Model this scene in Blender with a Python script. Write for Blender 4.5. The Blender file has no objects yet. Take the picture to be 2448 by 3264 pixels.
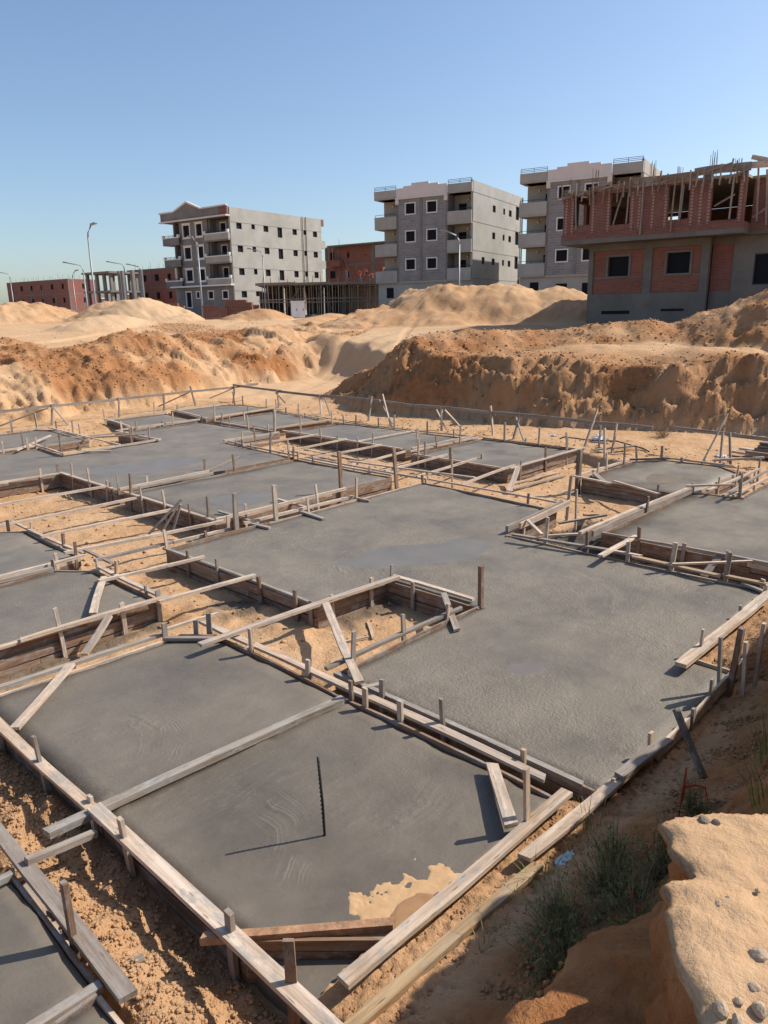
import bpy, bmesh, math, random
import numpy as np
from mathutils import Vector, Matrix
random.seed(7); rng = np.random.default_rng(7)
scene = bpy.context.scene
COL = scene.collection
rad = math.radians

# ------------------------------------------------------------------ camera
cam_d = bpy.data.cameras.new('camera'); cam = bpy.data.objects.new('camera', cam_d); COL.objects.link(cam)
cam_d.sensor_fit = 'VERTICAL'; cam_d.sensor_height = 36.0; cam_d.sensor_width = 27.0
cam_d.lens = 26.0; cam_d.clip_start = 0.05; cam_d.clip_end = 6000
cam.matrix_world = Matrix(((0.67902, 0.20228, -0.70570, 0.0),
                           (-0.73392, 0.16462, -0.65899, 0.0),
                           (-0.01713, 0.96539, 0.26024, 3.4),
                           (0, 0, 0, 1)))
scene.camera = cam
# ------------------------------------------------------------------ sky and sun
SUN_AZ, SUN_EL = -30.5, 43.0
world = bpy.data.worlds.new('World'); scene.world = world; world.use_nodes = True
wn = world.node_tree.nodes; wl = world.node_tree.links; wn.clear()
sky = wn.new('ShaderNodeTexSky'); sky.sky_type = 'NISHITA'; sky.sun_disc = False
sky.sun_elevation = rad(SUN_EL); sky.sun_rotation = rad(90 - SUN_AZ)
sky.altitude = 0; sky.air_density = 1.0; sky.dust_density = 1.3; sky.ozone_density = 3.2
bg = wn.new('ShaderNodeBackground'); bg.inputs['Strength'].default_value = 0.145
wo = wn.new('ShaderNodeOutputWorld')
wl.new(sky.outputs[0], bg.inputs['Color']); wl.new(bg.outputs[0], wo.inputs['Surface'])
sun_d = bpy.data.lights.new('sun', 'SUN'); sun = bpy.data.objects.new('sun', sun_d); COL.objects.link(sun)
sun_d.energy = 5.0; sun_d.angle = rad(0.53); sun_d.color = (1.0, 0.94, 0.85)
sdir = Vector((math.cos(rad(SUN_EL))*math.cos(rad(SUN_AZ)), math.cos(rad(SUN_EL))*math.sin(rad(SUN_AZ)), math.sin(rad(SUN_EL))))
sun.rotation_euler = (-sdir).to_track_quat('-Z', 'Y').to_euler()
scene.view_settings.view_transform = 'Standard'; scene.view_settings.look = 'None'
scene.view_settings.exposure = 0.15; scene.view_settings.gamma = 1.0; scene.view_settings.use_curve_mapping = False
scene.cycles.max_bounces = 5; scene.cycles.diffuse_bounces = 2; scene.cycles.glossy_bounces = 2

# ------------------------------------------------------------------ noise
def _hash(ix, iy, seed):
    h = (ix.astype(np.int64)*374761393 + iy.astype(np.int64)*668265263 + seed*974634777) & 0xffffffff
    h = ((h ^ (h >> 13))*1274126177) & 0xffffffff
    h = h ^ (h >> 16)
    return (h & 0xffff)/65535.0
def vnoise(x, y, seed=0):
    x = np.asarray(x, float); y = np.asarray(y, float)
    ix = np.floor(x); iy = np.floor(y); fx = x-ix; fy = y-iy
    fx = fx*fx*fx*(fx*(fx*6-15)+10); fy = fy*fy*fy*(fy*(fy*6-15)+10)
    a = _hash(ix, iy, seed); b = _hash(ix+1, iy, seed); c = _hash(ix, iy+1, seed); d = _hash(ix+1, iy+1, seed)
    return (a+(b-a)*fx+(c-a)*fy+(a-b-c+d)*fx*fy)*2-1
def fbm(x, y, sc, oct=4, seed=0, gain=0.5):
    x = np.asarray(x, float)/sc; y = np.asarray(y, float)/sc
    t = np.zeros(np.broadcast(x, y).shape); a = 1.0
    for o in range(oct):
        c, s = math.cos(o*0.7), math.sin(o*0.7)
        t += a*vnoise(x*c-y*s+o*17.3, x*s+y*c-o*9.1, seed+o*11); x = x*2.03; y = y*2.03; a *= gain
    return t
def ridged(x, y, sc, oct=3, seed=0):
    t = 0; a = 1.0
    for o in range(oct):
        t = t + a*(1-2*np.abs(vnoise(np.asarray(x)/sc+o*5.1, np.asarray(y)/sc-o*3.7, seed+o*7))); sc /= 2.1; a *= .5
    return t
def sstep(e0, e1, v):
    t = np.clip((v-e0)/(e1-e0), 0, 1); return t*t*(3-2*t)

# ------------------------------------------------------------------ materials
MATS = {}
class NT:
    def __init__(s, name, rough=0.8, spec=0.3):
        m = bpy.data.materials.new(name); m.use_nodes = True; s.m = m; s.n = m.node_tree.nodes; s.l = m.node_tree.links
        s.b = s.n['Principled BSDF']; s.b.inputs['Roughness'].default_value = rough
        s.b.inputs['Specular IOR Level'].default_value = spec; MATS[name] = m
    def new(s, t, **k):
        n = s.n.new(t)
        for a, v in k.items(): setattr(n, a, v)
        return n
    def link(s, a, b): s.l.new(a, b)
    def coord(s, which='Object', scale=(1, 1, 1), rnd=False):
        tc = s.new('ShaderNodeTexCoord'); mp = s.new('ShaderNodeMapping'); mp.inputs['Scale'].default_value = scale
        s.link(tc.outputs[which], mp.inputs['Vector'])
        if rnd:
            oi = s.new('ShaderNodeObjectInfo'); mu = s.new('ShaderNodeMath', operation='MULTIPLY'); mu.inputs[1].default_value = 57.0
            s.link(oi.outputs['Random'], mu.inputs[0]); cx = s.new('ShaderNodeCombineXYZ')
            for i in range(3): s.link(mu.outputs[0], cx.inputs[i])
            s.link(cx.outputs[0], mp.inputs['Location'])
        return mp.outputs[0]
    def wpos(s, scale=(1, 1, 1)):
        g = s.new('ShaderNodeNewGeometry'); mp = s.new('ShaderNodeMapping'); mp.inputs['Scale'].default_value = scale
        s.link(g.outputs['Position'], mp.inputs['Vector']); return mp.outputs[0]
    def noise(s, vec, scale, detail=5, rough=0.6, dist=0.0):
        n = s.new('ShaderNodeTexNoise'); n.inputs['Scale'].default_value = scale; n.inputs['Detail'].default_value = detail
        n.inputs['Roughness'].default_value = rough; n.inputs['Distortion'].default_value = dist
        s.link(vec, n.inputs['Vector']); return n.outputs['Fac']
    def ramp(s, fac, stops, interp='LINEAR'):
        r = s.new('ShaderNodeValToRGB'); r.color_ramp.interpolation = interp; e = r.color_ramp.elements
        while len(e) < len(stops): e.new(0.5)
        for el, (p, c) in zip(e, stops):
            el.position = p; el.color = (c, c, c, 1) if isinstance(c, (int, float)) else (*c, 1)
        s.link(fac, r.inputs[0]); return r.outputs[0]
    def mix(s, f, a, b, mode='MIX'):
        n = s.new('ShaderNodeMix', data_type='RGBA', blend_type=mode)
        for i, v in ((0, f), (6, a), (7, b)):
            if isinstance(v, (int, float)): n.inputs[i].default_value = v
            elif isinstance(v, tuple): n.inputs[i].default_value = (*v, 1)
            else: s.link(v, n.inputs[i])
        return n.outputs[2]
    def math(s, op, a, b=None, c=None):
        n = s.new('ShaderNodeMath', operation=op)
        for i, v in enumerate((a, b, c)):
            if v is None: continue
            if isinstance(v, (int, float)): n.inputs[i].default_value = v
            else: s.link(v, n.inputs[i])
        return n.outputs[0]
    def ringvec(s, d, per):
        n = s.new('ShaderNodeCombineXYZ'); s.link(s.math('MULTIPLY', d, 1/per), n.inputs[0]); return n.outputs[0]
    def color(s, c):
        if isinstance(c, tuple): s.b.inputs['Base Color'].default_value = (*c, 1)
        else: s.link(c, s.b.inputs['Base Color'])
        return s
    def bump(s, h, strength=0.5, dist=0.02):
        b = s.new('ShaderNodeBump'); b.inputs['Strength'].default_value = strength; b.inputs['Distance'].default_value = dist
        s.link(h, b.inputs['Height'])
        prev = s.b.inputs['Normal'].links
        if prev: s.link(prev[0].from_socket, b.inputs['Normal'])
        s.link(b.outputs[0], s.b.inputs['Normal']); return s

def mat_sand(name):
    t = NT(name, 0.95, 0.1); p = t.wpos()
    at = t.new('ShaderNodeAttribute', attribute_name='soil')      # r: red earth, g: damp, b: pale dust
    sep = t.new('ShaderNodeSeparateColor'); t.link(at.outputs['Color'], sep.inputs[0])
    n1 = t.noise(p, 0.7, 6, .62); n2 = t.noise(p, 6.0, 6, .7); n3 = t.noise(p, 42, 4, .7)
    base = t.ramp(n1, [(0.3, (0.475, 0.275, 0.135)), (0.5, (0.56, 0.355, 0.198)), (0.72, (0.62, 0.415, 0.25))])
    base = t.mix(t.ramp(n2, [(0.35, 0.0), (0.75, 0.5)]), base, (0.42, 0.225, 0.10))
    red = t.ramp(n2, [(0.3, (0.23, 0.085, 0.030)), (0.7, (0.39, 0.175, 0.068))])
    c = t.mix(sep.outputs[0], base, red)
    c = t.mix(sep.outputs[1], c, (0.085, 0.08, 0.072))
    c = t.mix(sep.outputs[2], c, (0.57, 0.395, 0.24))
    c = t.mix(t.ramp(n3, [(0.3, 0.28), (0.6, 0.0)]), c, (0.30, 0.17, 0.08))
    t.color(c)
    calm = t.math('MULTIPLY_ADD', sep.outputs[2], -1.7, 1.0)
    t.bump(t.math('MULTIPLY', t.noise(p, 2.5, 8, .7), calm), .6, .12); t.bump(t.math('MULTIPLY', t.noise(p, 7.5, 5, .7), calm), .55, .05); t.bump(t.noise(p, 24, 5, .75), .42, .02)
    return t.m
mat_sand('sand')

def mat_wood(name, tints, wet=0.0, smear=0.6):
    t = NT(name, 0.8, 0.25)
    v = t.coord('Object', (1.2, 30, 30), True); g = t.noise(v, 1.0, 6, .65, .4)
    v2 = t.coord('Object', (2.0, 5, 5), True); g2 = t.noise(v2, 1.5, 4, .6)
    oi = t.new('ShaderNodeObjectInfo')
    tint = t.ramp(oi.outputs['Random'], [(i/max(1, len(tints)-1), c) for i, c in enumerate(tints)])
    c = t.mix(t.ramp(g, [(0.35, 0.75), (0.62, 0.0)]), tint, t.mix(1.0, tint, (0.52, 0.44, 0.38), 'MULTIPLY'))
    c = t.mix(t.ramp(g2, [(0.3, 0.0), (0.7, 0.4)]), c, t.mix(1.0, c, (0.75, 0.66, 0.58), 'MULTIPLY'))
    v3 = t.coord('Object', (5, 9, 9), True)
    n5 = t.noise(v3, 1.2, 5, .7)
    c = t.mix(t.ramp(n5, [(0.50, 0.0), (0.60, smear)]), c, (0.33, 0.315, 0.29))
    vk = t.coord('Object', (4, 30, 30), True)
    kn = t.new('ShaderNodeTexVoronoi', feature='F1'); kn.inputs['Scale'].default_value = 1.0; t.link(vk, kn.inputs['Vector'])
    c = t.mix(t.ramp(kn.outputs['Distance'], [(0.08, 0.7), (0.16, 0.0)]), c, (0.14, 0.075, 0.04))
    v6 = t.coord('Object', (3, 14, 14), True); n6 = t.noise(v6, 1.0, 6, .75)
    c = t.mix(t.ramp(n6, [(0.50, 0.0), (0.66, .42)]), c, t.mix(1.0, c, (0.45, 0.37, 0.30), 'MULTIPLY'))
    t.color(c); t.bump(g, .6, .005); t.bump(n5, .5, .006)
    if wet: t.b.inputs['Roughness'].default_value = 0.35
    return t.m
mat_wood('timber', [(0.68, 0.54, 0.41), (0.60, 0.475, 0.36), (0.72, 0.59, 0.46), (0.53, 0.43, 0.34), (0.65, 0.53, 0.42), (0.75, 0.62, 0.49), (0.60, 0.45, 0.32)])
mat_wood('timber_form_shaded', [(0.27, 0.165, 0.105), (0.33, 0.21, 0.135), (0.24, 0.155, 0.105), (0.36, 0.245, 0.17), (0.30, 0.205, 0.145)], 0, .6)  # brown form timber, colour darkened further for shade on the board sides
mat_wood('timber_smeared', [(0.36, 0.33, 0.29), (0.42, 0.36, 0.29), (0.33, 0.30, 0.26)], 0, .95)
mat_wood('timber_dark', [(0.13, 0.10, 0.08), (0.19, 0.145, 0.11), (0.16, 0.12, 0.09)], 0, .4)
mat_wood('timber_grey', [(0.34, 0.30, 0.26), (0.40, 0.35, 0.30), (0.30, 0.255, 0.215)], 0, .3)
mat_wood('timber_yellow', [(0.48, 0.34, 0.19), (0.54, 0.40, 0.24)], 1, .25)

def mat_concrete(name, base, coarse, gloss, arcs=()):
    t = NT(name, 0.6, 0.28); p = t.wpos()
    n1 = t.noise(p, 0.9, 6, .62); n2 = t.noise(p, 9, 6, .7)
    ps = t.wpos((1.0, 2.4, 1)); st = t.noise(ps, 1.3, 5, .7, 1.2)
    b = base; dk = tuple(x*.66 for x in b); lt = tuple(min(1, x*1.26) for x in b)
    c = t.ramp(n1, [(0.28, dk), (0.5, b), (0.74, lt)])
    c = t.mix(t.ramp(st, [(0.35, 0.32), (0.65, 0.0)]), c, dk)
    vd = t.new('ShaderNodeTexVoronoi', feature='F1'); vd.inputs['Scale'].default_value = 38; t.link(p, vd.inputs['Vector'])
    c = t.mix(t.ramp(n2, [(0.55, 0.0), (0.75, 0.25)]), c, lt)
    sg = t.noise(p, 70, 3, .6)
    c = t.mix(t.ramp(sg, [(0.27, 0.75), (0.36, 0.0)]), c, tuple(x*.42 for x in b))
    t.color(c)
    r = t.ramp(n1, [(0.34, max(.12, gloss-.22)), (0.62, gloss+.12)]); t.link(r, t.b.inputs['Roughness'])
    rough_mask = t.ramp(t.noise(p, .45, 3, .55), [(0.38, 0.12), (0.62, 1.0)])
    gr = t.math('MULTIPLY', t.noise(t.wpos((1, 1, 1)), 34, 4, .65), rough_mask)
    t.bump(gr, .5*coarse, .03)
    g2 = t.math('MULTIPLY', t.noise(p, 15, 3, .6), t.ramp(t.noise(p, .8, 3, .55), [(0.45, 0.0), (0.65, 1.0)])); t.bump(g2, .4*coarse, .03)
    ln = t.noise(t.wpos((.5, 3.2, 1)), 2.2, 3, .5, 1.8); fl = t.ramp(ln, [(0.485, 0.0), (0.5, 1.0), (0.515, 0.0)])
    c2 = t.mix(t.math('MULTIPLY', fl, t.ramp(t.noise(p, 1.1, 2, .5), [(0.5, 0.0), (0.62, .55)])), c, lt); t.color(c2)
    t.bump(t.noise(p, 3.2, 5, .55), .3, .035)
    # arcs swept by the float: concentric ridges round the places where the men stood
    for (cx, cy, r0, r1, a0, a1, per) in arcs:
        g = t.new('ShaderNodeNewGeometry'); sx = t.new('ShaderNodeSeparateXYZ'); t.link(g.outputs['Position'], sx.inputs[0])
        dx = t.math('SUBTRACT', sx.outputs[0], cx); dy = t.math('SUBTRACT', sx.outputs[1], cy)
        wob = t.math('MULTIPLY', t.math('SUBTRACT', t.noise(p, 2.2, 2, .5), .5), .25)
        d = t.math('ADD', t.math('SQRT', t.math('ADD', t.math('MULTIPLY', dx, dx), t.math('MULTIPLY', dy, dy))), wob)
        w = t.ramp(t.noise(t.ringvec(d, per), 1.0, 3, .6), [(0.35, 0.0), (0.65, 1.0)])
        ang = t.math('ARCTAN2', dy, dx)
        am = (a0+a1)/2; aw = (a1-a0)/2
        mk = t.math('MULTIPLY', t.ramp(t.math('MULTIPLY_ADD', d, 1/(r1-r0), -r0/(r1-r0)), [(0.0, 0.0), (0.25, 1.0), (0.75, 1.0), (1.0, 0.0)]),
                    t.ramp(t.math('DIVIDE', t.math('ABSOLUTE', t.math('SUBTRACT', ang, am)), aw), [(0.6, 1.0), (1.0, 0.0)]))
        brk = t.ramp(t.noise(p, 2.6, 4, .6), [(0.42, 0.0), (0.58, 1.0)])
        am_ = t.math('MULTIPLY', t.math('MULTIPLY', w, mk), brk)
        t.bump(am_, .8, .008); prevc = t.b.inputs['Base Color'].links[0].from_socket; t.color(t.mix(t.math('MULTIPLY', am_, .35), prevc, lt))
    return t.m
mat_concrete('concrete_near', (0.158, 0.132, 0.102), 0.55, .56, [(2.2, 3.75, .35, .85, -1.5, .35, .055), (3.35, 3.6, .5, .95, -2.2, -.7, .08), (3.0, 2.8, .3, .7, .2, 1.8, .07)])
mat_concrete('concrete_near2', (0.168, 0.141, 0.110), 0.42, .56, [(2.2, 5.5, .4, .9, -1.2, .6, .055), (2.6, 6.3, .6, 1.0, -2.4, -1.1, .09)])
mat_concrete('concrete_rough', (0.202, 0.171, 0.132), 1.25, .6, [(6.2, 3.3, .6, 1.5, -1.0, 1.2, .16), (7.6, 4.6, .5, 1.4, -2.0, .4, .18), (6.3, 7.3, .15, .6, -1.5, 1.5, .08), (9.6, 8.6, .8, 2.0, 2.2, 4.0, .2)])
mat_concrete('concrete_mid', (0.192, 0.163, 0.128), 0.75, .6)
mat_concrete('concrete_smooth', (0.198, 0.169, 0.134), 0.35, .6)
mat_concrete('concrete_tan', (0.20, 0.168, 0.125), 0.3, .5)

def mat_plain(name, c, rough=.8, spec=.3, var=.15, scale=2.0, metal=0.0, bump=.2):
    t = NT(name, rough, spec); p = t.wpos(); n = t.noise(p, scale, 6, .65)
    t.color(t.ramp(n, [(0.3, tuple(x*(1-var) for x in c)), (0.7, tuple(min(1, x*(1+var)) for x in c))]))
    t.b.inputs['Metallic'].default_value = metal
    if bump: t.bump(t.noise(p, scale*6, 4, .6), bump, .01)
    return t.m
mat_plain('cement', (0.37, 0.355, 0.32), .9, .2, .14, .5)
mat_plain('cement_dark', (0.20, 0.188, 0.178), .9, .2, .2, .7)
mat_plain('cement_bare', (0.17, 0.155, 0.135), .9, .2, .2, .8)
mat_plain('trim_white', (0.70, 0.665, 0.63), .7, .3, .06, .6)
mat_plain('trim_pink', (0.66, 0.595, 0.555), .7, .3, .06, .8)
mat_plain('soffit', (0.36, 0.33, 0.29), .9, .2, .1, .8)
mat_plain('interior', (0.07, 0.068, 0.065), .95, .1, .1, 1)  # floors coloured dark so rooms behind the openings look unlit
mat_plain('metal_grey', (0.27, 0.275, 0.28), .45, .5, .06, 1, .3, 0)
mat_plain('iron', (0.06, 0.058, 0.06), .6, .4, .1, 4, .4, 0)
mat_plain('rebar_dark', (0.035, 0.03, 0.028), .6, .4, .2, 30, .3, 0)
mat_plain('rebar_rust', (0.20, 0.13, 0.09), .8, .3, .2, 10, .2, 0)
mat_plain('cabinet_white', (0.72, 0.74, 0.76), .5, .4, .04, 2, 0, 0)
mat_plain('wet_mud', (0.075, 0.07, 0.062), .45, .4, .3, 8, 0, .8)
mat_plain('stone', (0.42, 0.31, 0.21), .8, .3, .2, 18, 0, .5)
mat_plain('stone_grey', (0.24, 0.185, 0.13), .8, .3, .2, 18, 0, .5)
mat_plain('rust_board', (0.36, 0.20, 0.11), .65, .3, .5, 14, 0, .4)
mat_plain('blue_rag', (0.45, 0.56, 0.60), .6, .4, .25, 25, 0, .3)
mat_plain('red_stem', (0.42, 0.075, 0.035), .6, .3, .25, 20, 0, .2)
mat_plain('leaf', (0.18, 0.175, 0.065), .6, .3, .45, 8, 0, 0)
mat_plain('leaf_dry', (0.30, 0.25, 0.12), .8, .2, .3, 8, 0, 0)
mat_plain('leaf_bright', (0.13, 0.22, 0.05), .6, .3, .3, 8, 0, 0)
mat_plain('twig', (0.27, 0.17, 0.11), .9, .2, .3, 4, 0, 0)
mat_plain('black_sheet', (0.03, 0.032, 0.036), .6, .3, .2, 3, 0, 0)
mat_plain('cloth_red', (0.65, 0.10, 0.05), .9, .1, .1, 3, 0, 0)
mat_plain('cloth_orange', (0.70, 0.17, 0.05), .9, .1, .1, 3, 0, 0)
mat_plain('cloth_dark', (0.05, 0.05, 0.06), .9, .1, .1, 3, 0, 0)
mat_plain('cloth_blue', (0.14, 0.16, 0.22), .9, .1, .1, 3, 0, 0)
mat_plain('skin', (0.30, 0.17, 0.11), .6, .3, .05, 3, 0, 0)
mat_plain('hair', (0.02, 0.017, 0.015), .7, .3, .05, 3, 0, 0)
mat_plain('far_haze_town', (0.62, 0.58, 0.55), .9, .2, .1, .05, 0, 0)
t = NT('plastic_clear', 0.15, 0.5); t.color((0.75, 0.76, 0.76)); t.b.inputs['Alpha'].default_value = 0.75
t = NT('opening_dark', 0.6, 0.1); t.color((0.012, 0.014, 0.018))  # near-black fill for openings, stands in for the dark inside
t = NT('puddle_water', 0.33, 0.3); p = t.wpos(); t.color(t.ramp(t.noise(p, 2, 4, .6), [(0.3, (0.15, 0.13, 0.106)), (0.7, (0.19, 0.165, 0.135))])); t.bump(t.noise(p, 14, 3, .5), .05, .004)
t = NT('puddle_brown', 0.25, 0.5); p = t.wpos(); t.color(t.ramp(t.noise(p, 2, 4, .6), [(0.3, (0.20, 0.165, 0.12)), (0.7, (0.26, 0.21, 0.155))]))
t = NT('spill_sand', 0.8, 0.2); p = t.wpos(); t.color(t.ramp(t.noise(p, 14, 5, .6), [(0.3, (0.47, 0.285, 0.14)), (0.7, (0.56, 0.36, 0.19))])); t.bump(t.noise(p, 60, 4, .6), .3, .006)
t = NT('spill_wet', 0.35, 0.4); p = t.wpos(); t.color(t.ramp(t.noise(p, 9, 5, .6), [(0.3, (0.30, 0.165, 0.07)), (0.7, (0.38, 0.22, 0.10))]))

def mat_brick(name, c1, c2, mortar, axis, sc=1.0):
    t = NT(name, 0.9, 0.15); g = t.new('ShaderNodeTexCoord'); sx = t.new('ShaderNodeSeparateXYZ'); t.link(g.outputs['Object'], sx.inputs[0])
    cx = t.new('ShaderNodeCombineXYZ'); t.link(t.math('ADD', sx.outputs[0], sx.outputs[1]), cx.inputs[0]); t.link(sx.outputs[2], cx.inputs[1])
    b = t.new('ShaderNodeTexBrick'); b.inputs['Scale'].default_value = 1.0; b.inputs['Brick Width'].default_value = .25*sc; b.inputs['Row Height'].default_value = .075*sc
    b.inputs['Mortar Size'].default_value = .008*sc; b.inputs['Color1'].default_value = (*c1, 1); b.inputs['Color2'].default_value = (*c2, 1); b.inputs['Mortar'].default_value = (*mortar, 1)
    t.link(cx.outputs[0], b.inputs['Vector'])
    n = t.noise(g.outputs['Object'], .9, 5, .65)
    n2 = t.noise(g.outputs['Object'], 3.1, 5, .7)
    c = t.mix(t.ramp(n, [(0.35, 0.0), (0.7, 0.45)]), b.outputs['Color'], t.mix(1.0, b.outputs['Color'], (0.62, 0.6, 0.62), 'MULTIPLY'))
    c = t.mix(t.ramp(n2, [(0.62, 0.0), (0.75, 0.35)]), c, mortar)
    t.color(c); t.bump(b.outputs['Fac'], -.4, .01); return t.m
mat_brick('brick_red', (0.195, 0.072, 0.054), (0.25, 0.10, 0.075), (0.25, 0.19, 0.155), 0)
mat_brick('brick_dull', (0.23, 0.078, 0.06), (0.28, 0.10, 0.075), (0.25, 0.18, 0.15), 0)
mat_brick('brick_orange', (0.24, 0.08, 0.052), (0.30, 0.11, 0.072), (0.25, 0.18, 0.14), 0)
mat_brick('stone_clad', (0.225, 0.215, 0.21), (0.28, 0.27, 0.265), (0.32, 0.31, 0.30), 0, 3.2)
def mat_toothed(name):
    t = NT(name, .9, .2); g = t.new('ShaderNodeTexCoord'); sx = t.new('ShaderNodeSeparateXYZ'); t.link(g.outputs['Object'], sx.inputs[0])
    w = t.math('FRACT', t.math('MULTIPLY', sx.outputs[2], 1/.15))
    t.color(t.mix(t.ramp(w, [(0.45, 0.0), (0.55, 1.0)]), (0.36, 0.27, 0.22), (0.27, 0.11, 0.08)))
mat_toothed('brick_toothing')

# ------------------------------------------------------------------ object helpers
def tag(o, label=None, cat=None, group=None, kind=None):
    if label: o['label'] = label
    if cat: o['category'] = cat
    if group: o['group'] = group
    if kind: o['kind'] = kind
    return o
def empty(name, loc=(0, 0, 0), rz=0.0):
    o = bpy.data.objects.new(name, None); o.empty_display_size = .2; COL.objects.link(o); o.location = loc; o.rotation_euler = (0, 0, rz); return o
def add(name, me, mat=None, parent=None, mw=None):
    o = bpy.data.objects.new(name, me); COL.objects.link(o)
    if mat and not me.materials: me.materials.append(MATS[mat])
    if parent: o.parent = parent
    if mw is not None: o.matrix_basis = mw
    return o
def pmesh(name, verts, faces, smooth=False):
    me = bpy.data.meshes.new(name); me.from_pydata([tuple(v) for v in verts], [], faces); me.update()
    if smooth:
        for f in me.polygons: f.use_smooth = True
    return me
class MB:
    """collects boxes, prisms and tubes into one mesh"""
    def __init__(s): s.v = []; s.f = []
    def box(s, x0, x1, y0, y1, z0, z1):
        n = len(s.v)
        s.v += [(x, y, z) for z in (z0, z1) for y in (y0, y1) for x in (x0, x1)]
        for f in ((0, 2, 3, 1), (4, 5, 7, 6), (0, 1, 5, 4), (2, 6, 7, 3), (0, 4, 6, 2), (1, 3, 7, 5)): s.f.append(tuple(n+i for i in f))
        return s
    def tube(s, pts, r, k=8, cap=True):
        pts = [Vector(p) for p in pts]; n0 = len(s.v); rs = r if isinstance(r, (list, tuple)) else [r]*len(pts)
        for i, p in enumerate(pts):
            d = (pts[min(i+1, len(pts)-1)]-pts[max(i-1, 0)]).normalized()
            u = d.cross(Vector((0, 0, 1)) if abs(d.z) < .9 else Vector((1, 0, 0))).normalized(); w = d.cross(u)
            for j in range(k):
                a = 2*math.pi*j/k; s.v.append(tuple(p+(u*math.cos(a)+w*math.sin(a))*rs[i]))
        for i in range(len(pts)-1):
            for j in range(k):
                a = n0+i*k+j; b = n0+i*k+(j+1) % k; s.f.append((a, b, b+k, a+k))
        if cap:
            s.f.append(tuple(n0+j for j in range(k))[::-1]); s.f.append(tuple(n0+(len(pts)-1)*k+j for j in range(k)))
        return s
    def prism(s, prof, axis, a0, a1):
        """prof: list of 2D points in the two other axes (in xyz order)"""
        n = len(s.v); m = len(prof)
        for a in (a0, a1):
            for p in prof: q = list(p); q.insert(axis, a); s.v.append(tuple(q))
        s.f.append(tuple(n+i for i in range(m))); s.f.append(tuple(n+m+i for i in range(m))[::-1])
        for i in range(m): s.f.append((n+i, n+m+i, n+m+(i+1) % m, n+(i+1) % m))
        return s
    def mesh(s, name='mesh', smooth=False):
        me = pmesh(name, s.v, s.f, smooth)
        bm = bmesh.new(); bm.from_mesh(me); bmesh.ops.recalc_face_normals(bm, faces=bm.faces); bm.to_mesh(me); bm.free(); return me
    def build(s, name, mat, parent=None, smooth=False): return add(name, s.mesh(name, smooth), mat, parent)

def board_mesh(L, w, t, jag=.5):
    """a sawn plank along x: slightly warped, uneven edges, ragged ends"""
    n = max(2, min(6, int(L/.5)+1)); v = []; f = []
    bow = random.uniform(-1, 1)*.010*L; cup = random.uniform(-1, 1)*.004*L
    for i in range(n+1):
        x = L*i/n; s = math.sin(math.pi*i/n)
        e0 = random.uniform(-1, 1)*.06*w; e1 = random.uniform(-1, 1)*.06*w
        ex = (random.uniform(-.012, .012)*jag, random.uniform(-.012, .012)*jag) if i in (0, n) else (0, 0)
        for (yy, zz, k) in ((-w/2+e0, -t/2, 0), (w/2+e1, -t/2, 1), (w/2+e1*.8, t/2, 1), (-w/2+e0*.8, t/2, 0)):
            v.append((x+ex[k], yy+bow*s, zz+cup*s))
    for i in range(n):
        for j in range(4): f.append((i*4+j, i*4+(j+1) % 4, i*4+4+(j+1) % 4, i*4+4+j))
    f.append((3, 2, 1, 0)); f.append((n*4, n*4+1, n*4+2, n*4+3))
    return pmesh('board', v, f)
def frame_between(p0, p1, side):
    """matrix whose x runs from p0 to p1 and whose y is closest to side"""
    p0 = Vector(p0); d = (Vector(p1)-p0).normalized(); y = Vector(side); y = (y-d*y.dot(d)).normalized(); z = d.cross(y)
    return Matrix(((d.x, y.x, z.x, p0.x), (d.y, y.y, z.y, p0.y), (d.z, y.z, z.z, p0.z), (0, 0, 0, 1)))
def board(name, p0, p1, w, t, mat, parent=None, side=None, jag=.5):
    p0 = Vector(p0); p1 = Vector(p1); d = p1-p0
    if side is None: side = Vector((0, 0, 1)).cross(d) if abs(d.normalized().z) < .98 else Vector((1, 0, 0))
    return add(name, board_mesh(d.length, w, t, jag), mat, parent, frame_between(p0, p1, side))
# ================================================================== terrain
XF = ([-60, -10, 0, 6, 8.8, 12, 17, 22, 24, 40], [27, 26, 24.5, 22.3, 20.7, 19.6, 19.3, 20.3, 20.8, 24])
YF = ([-60, 0, 8, 12, 16, 20, 23, 40], [26.6, 26.8, 27.2, 27.0, 27.0, 28.2, 29.5, 31])
XU = ([2, 4.6, 4.9, 7.25, 7.4, 9, 17, 18, 21, 22, 24.7], [20, 20, 16.85, 16.85, 16.25, 16.75, 16.6, 16.75, 17.1, 17.75, 17.7])
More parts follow.
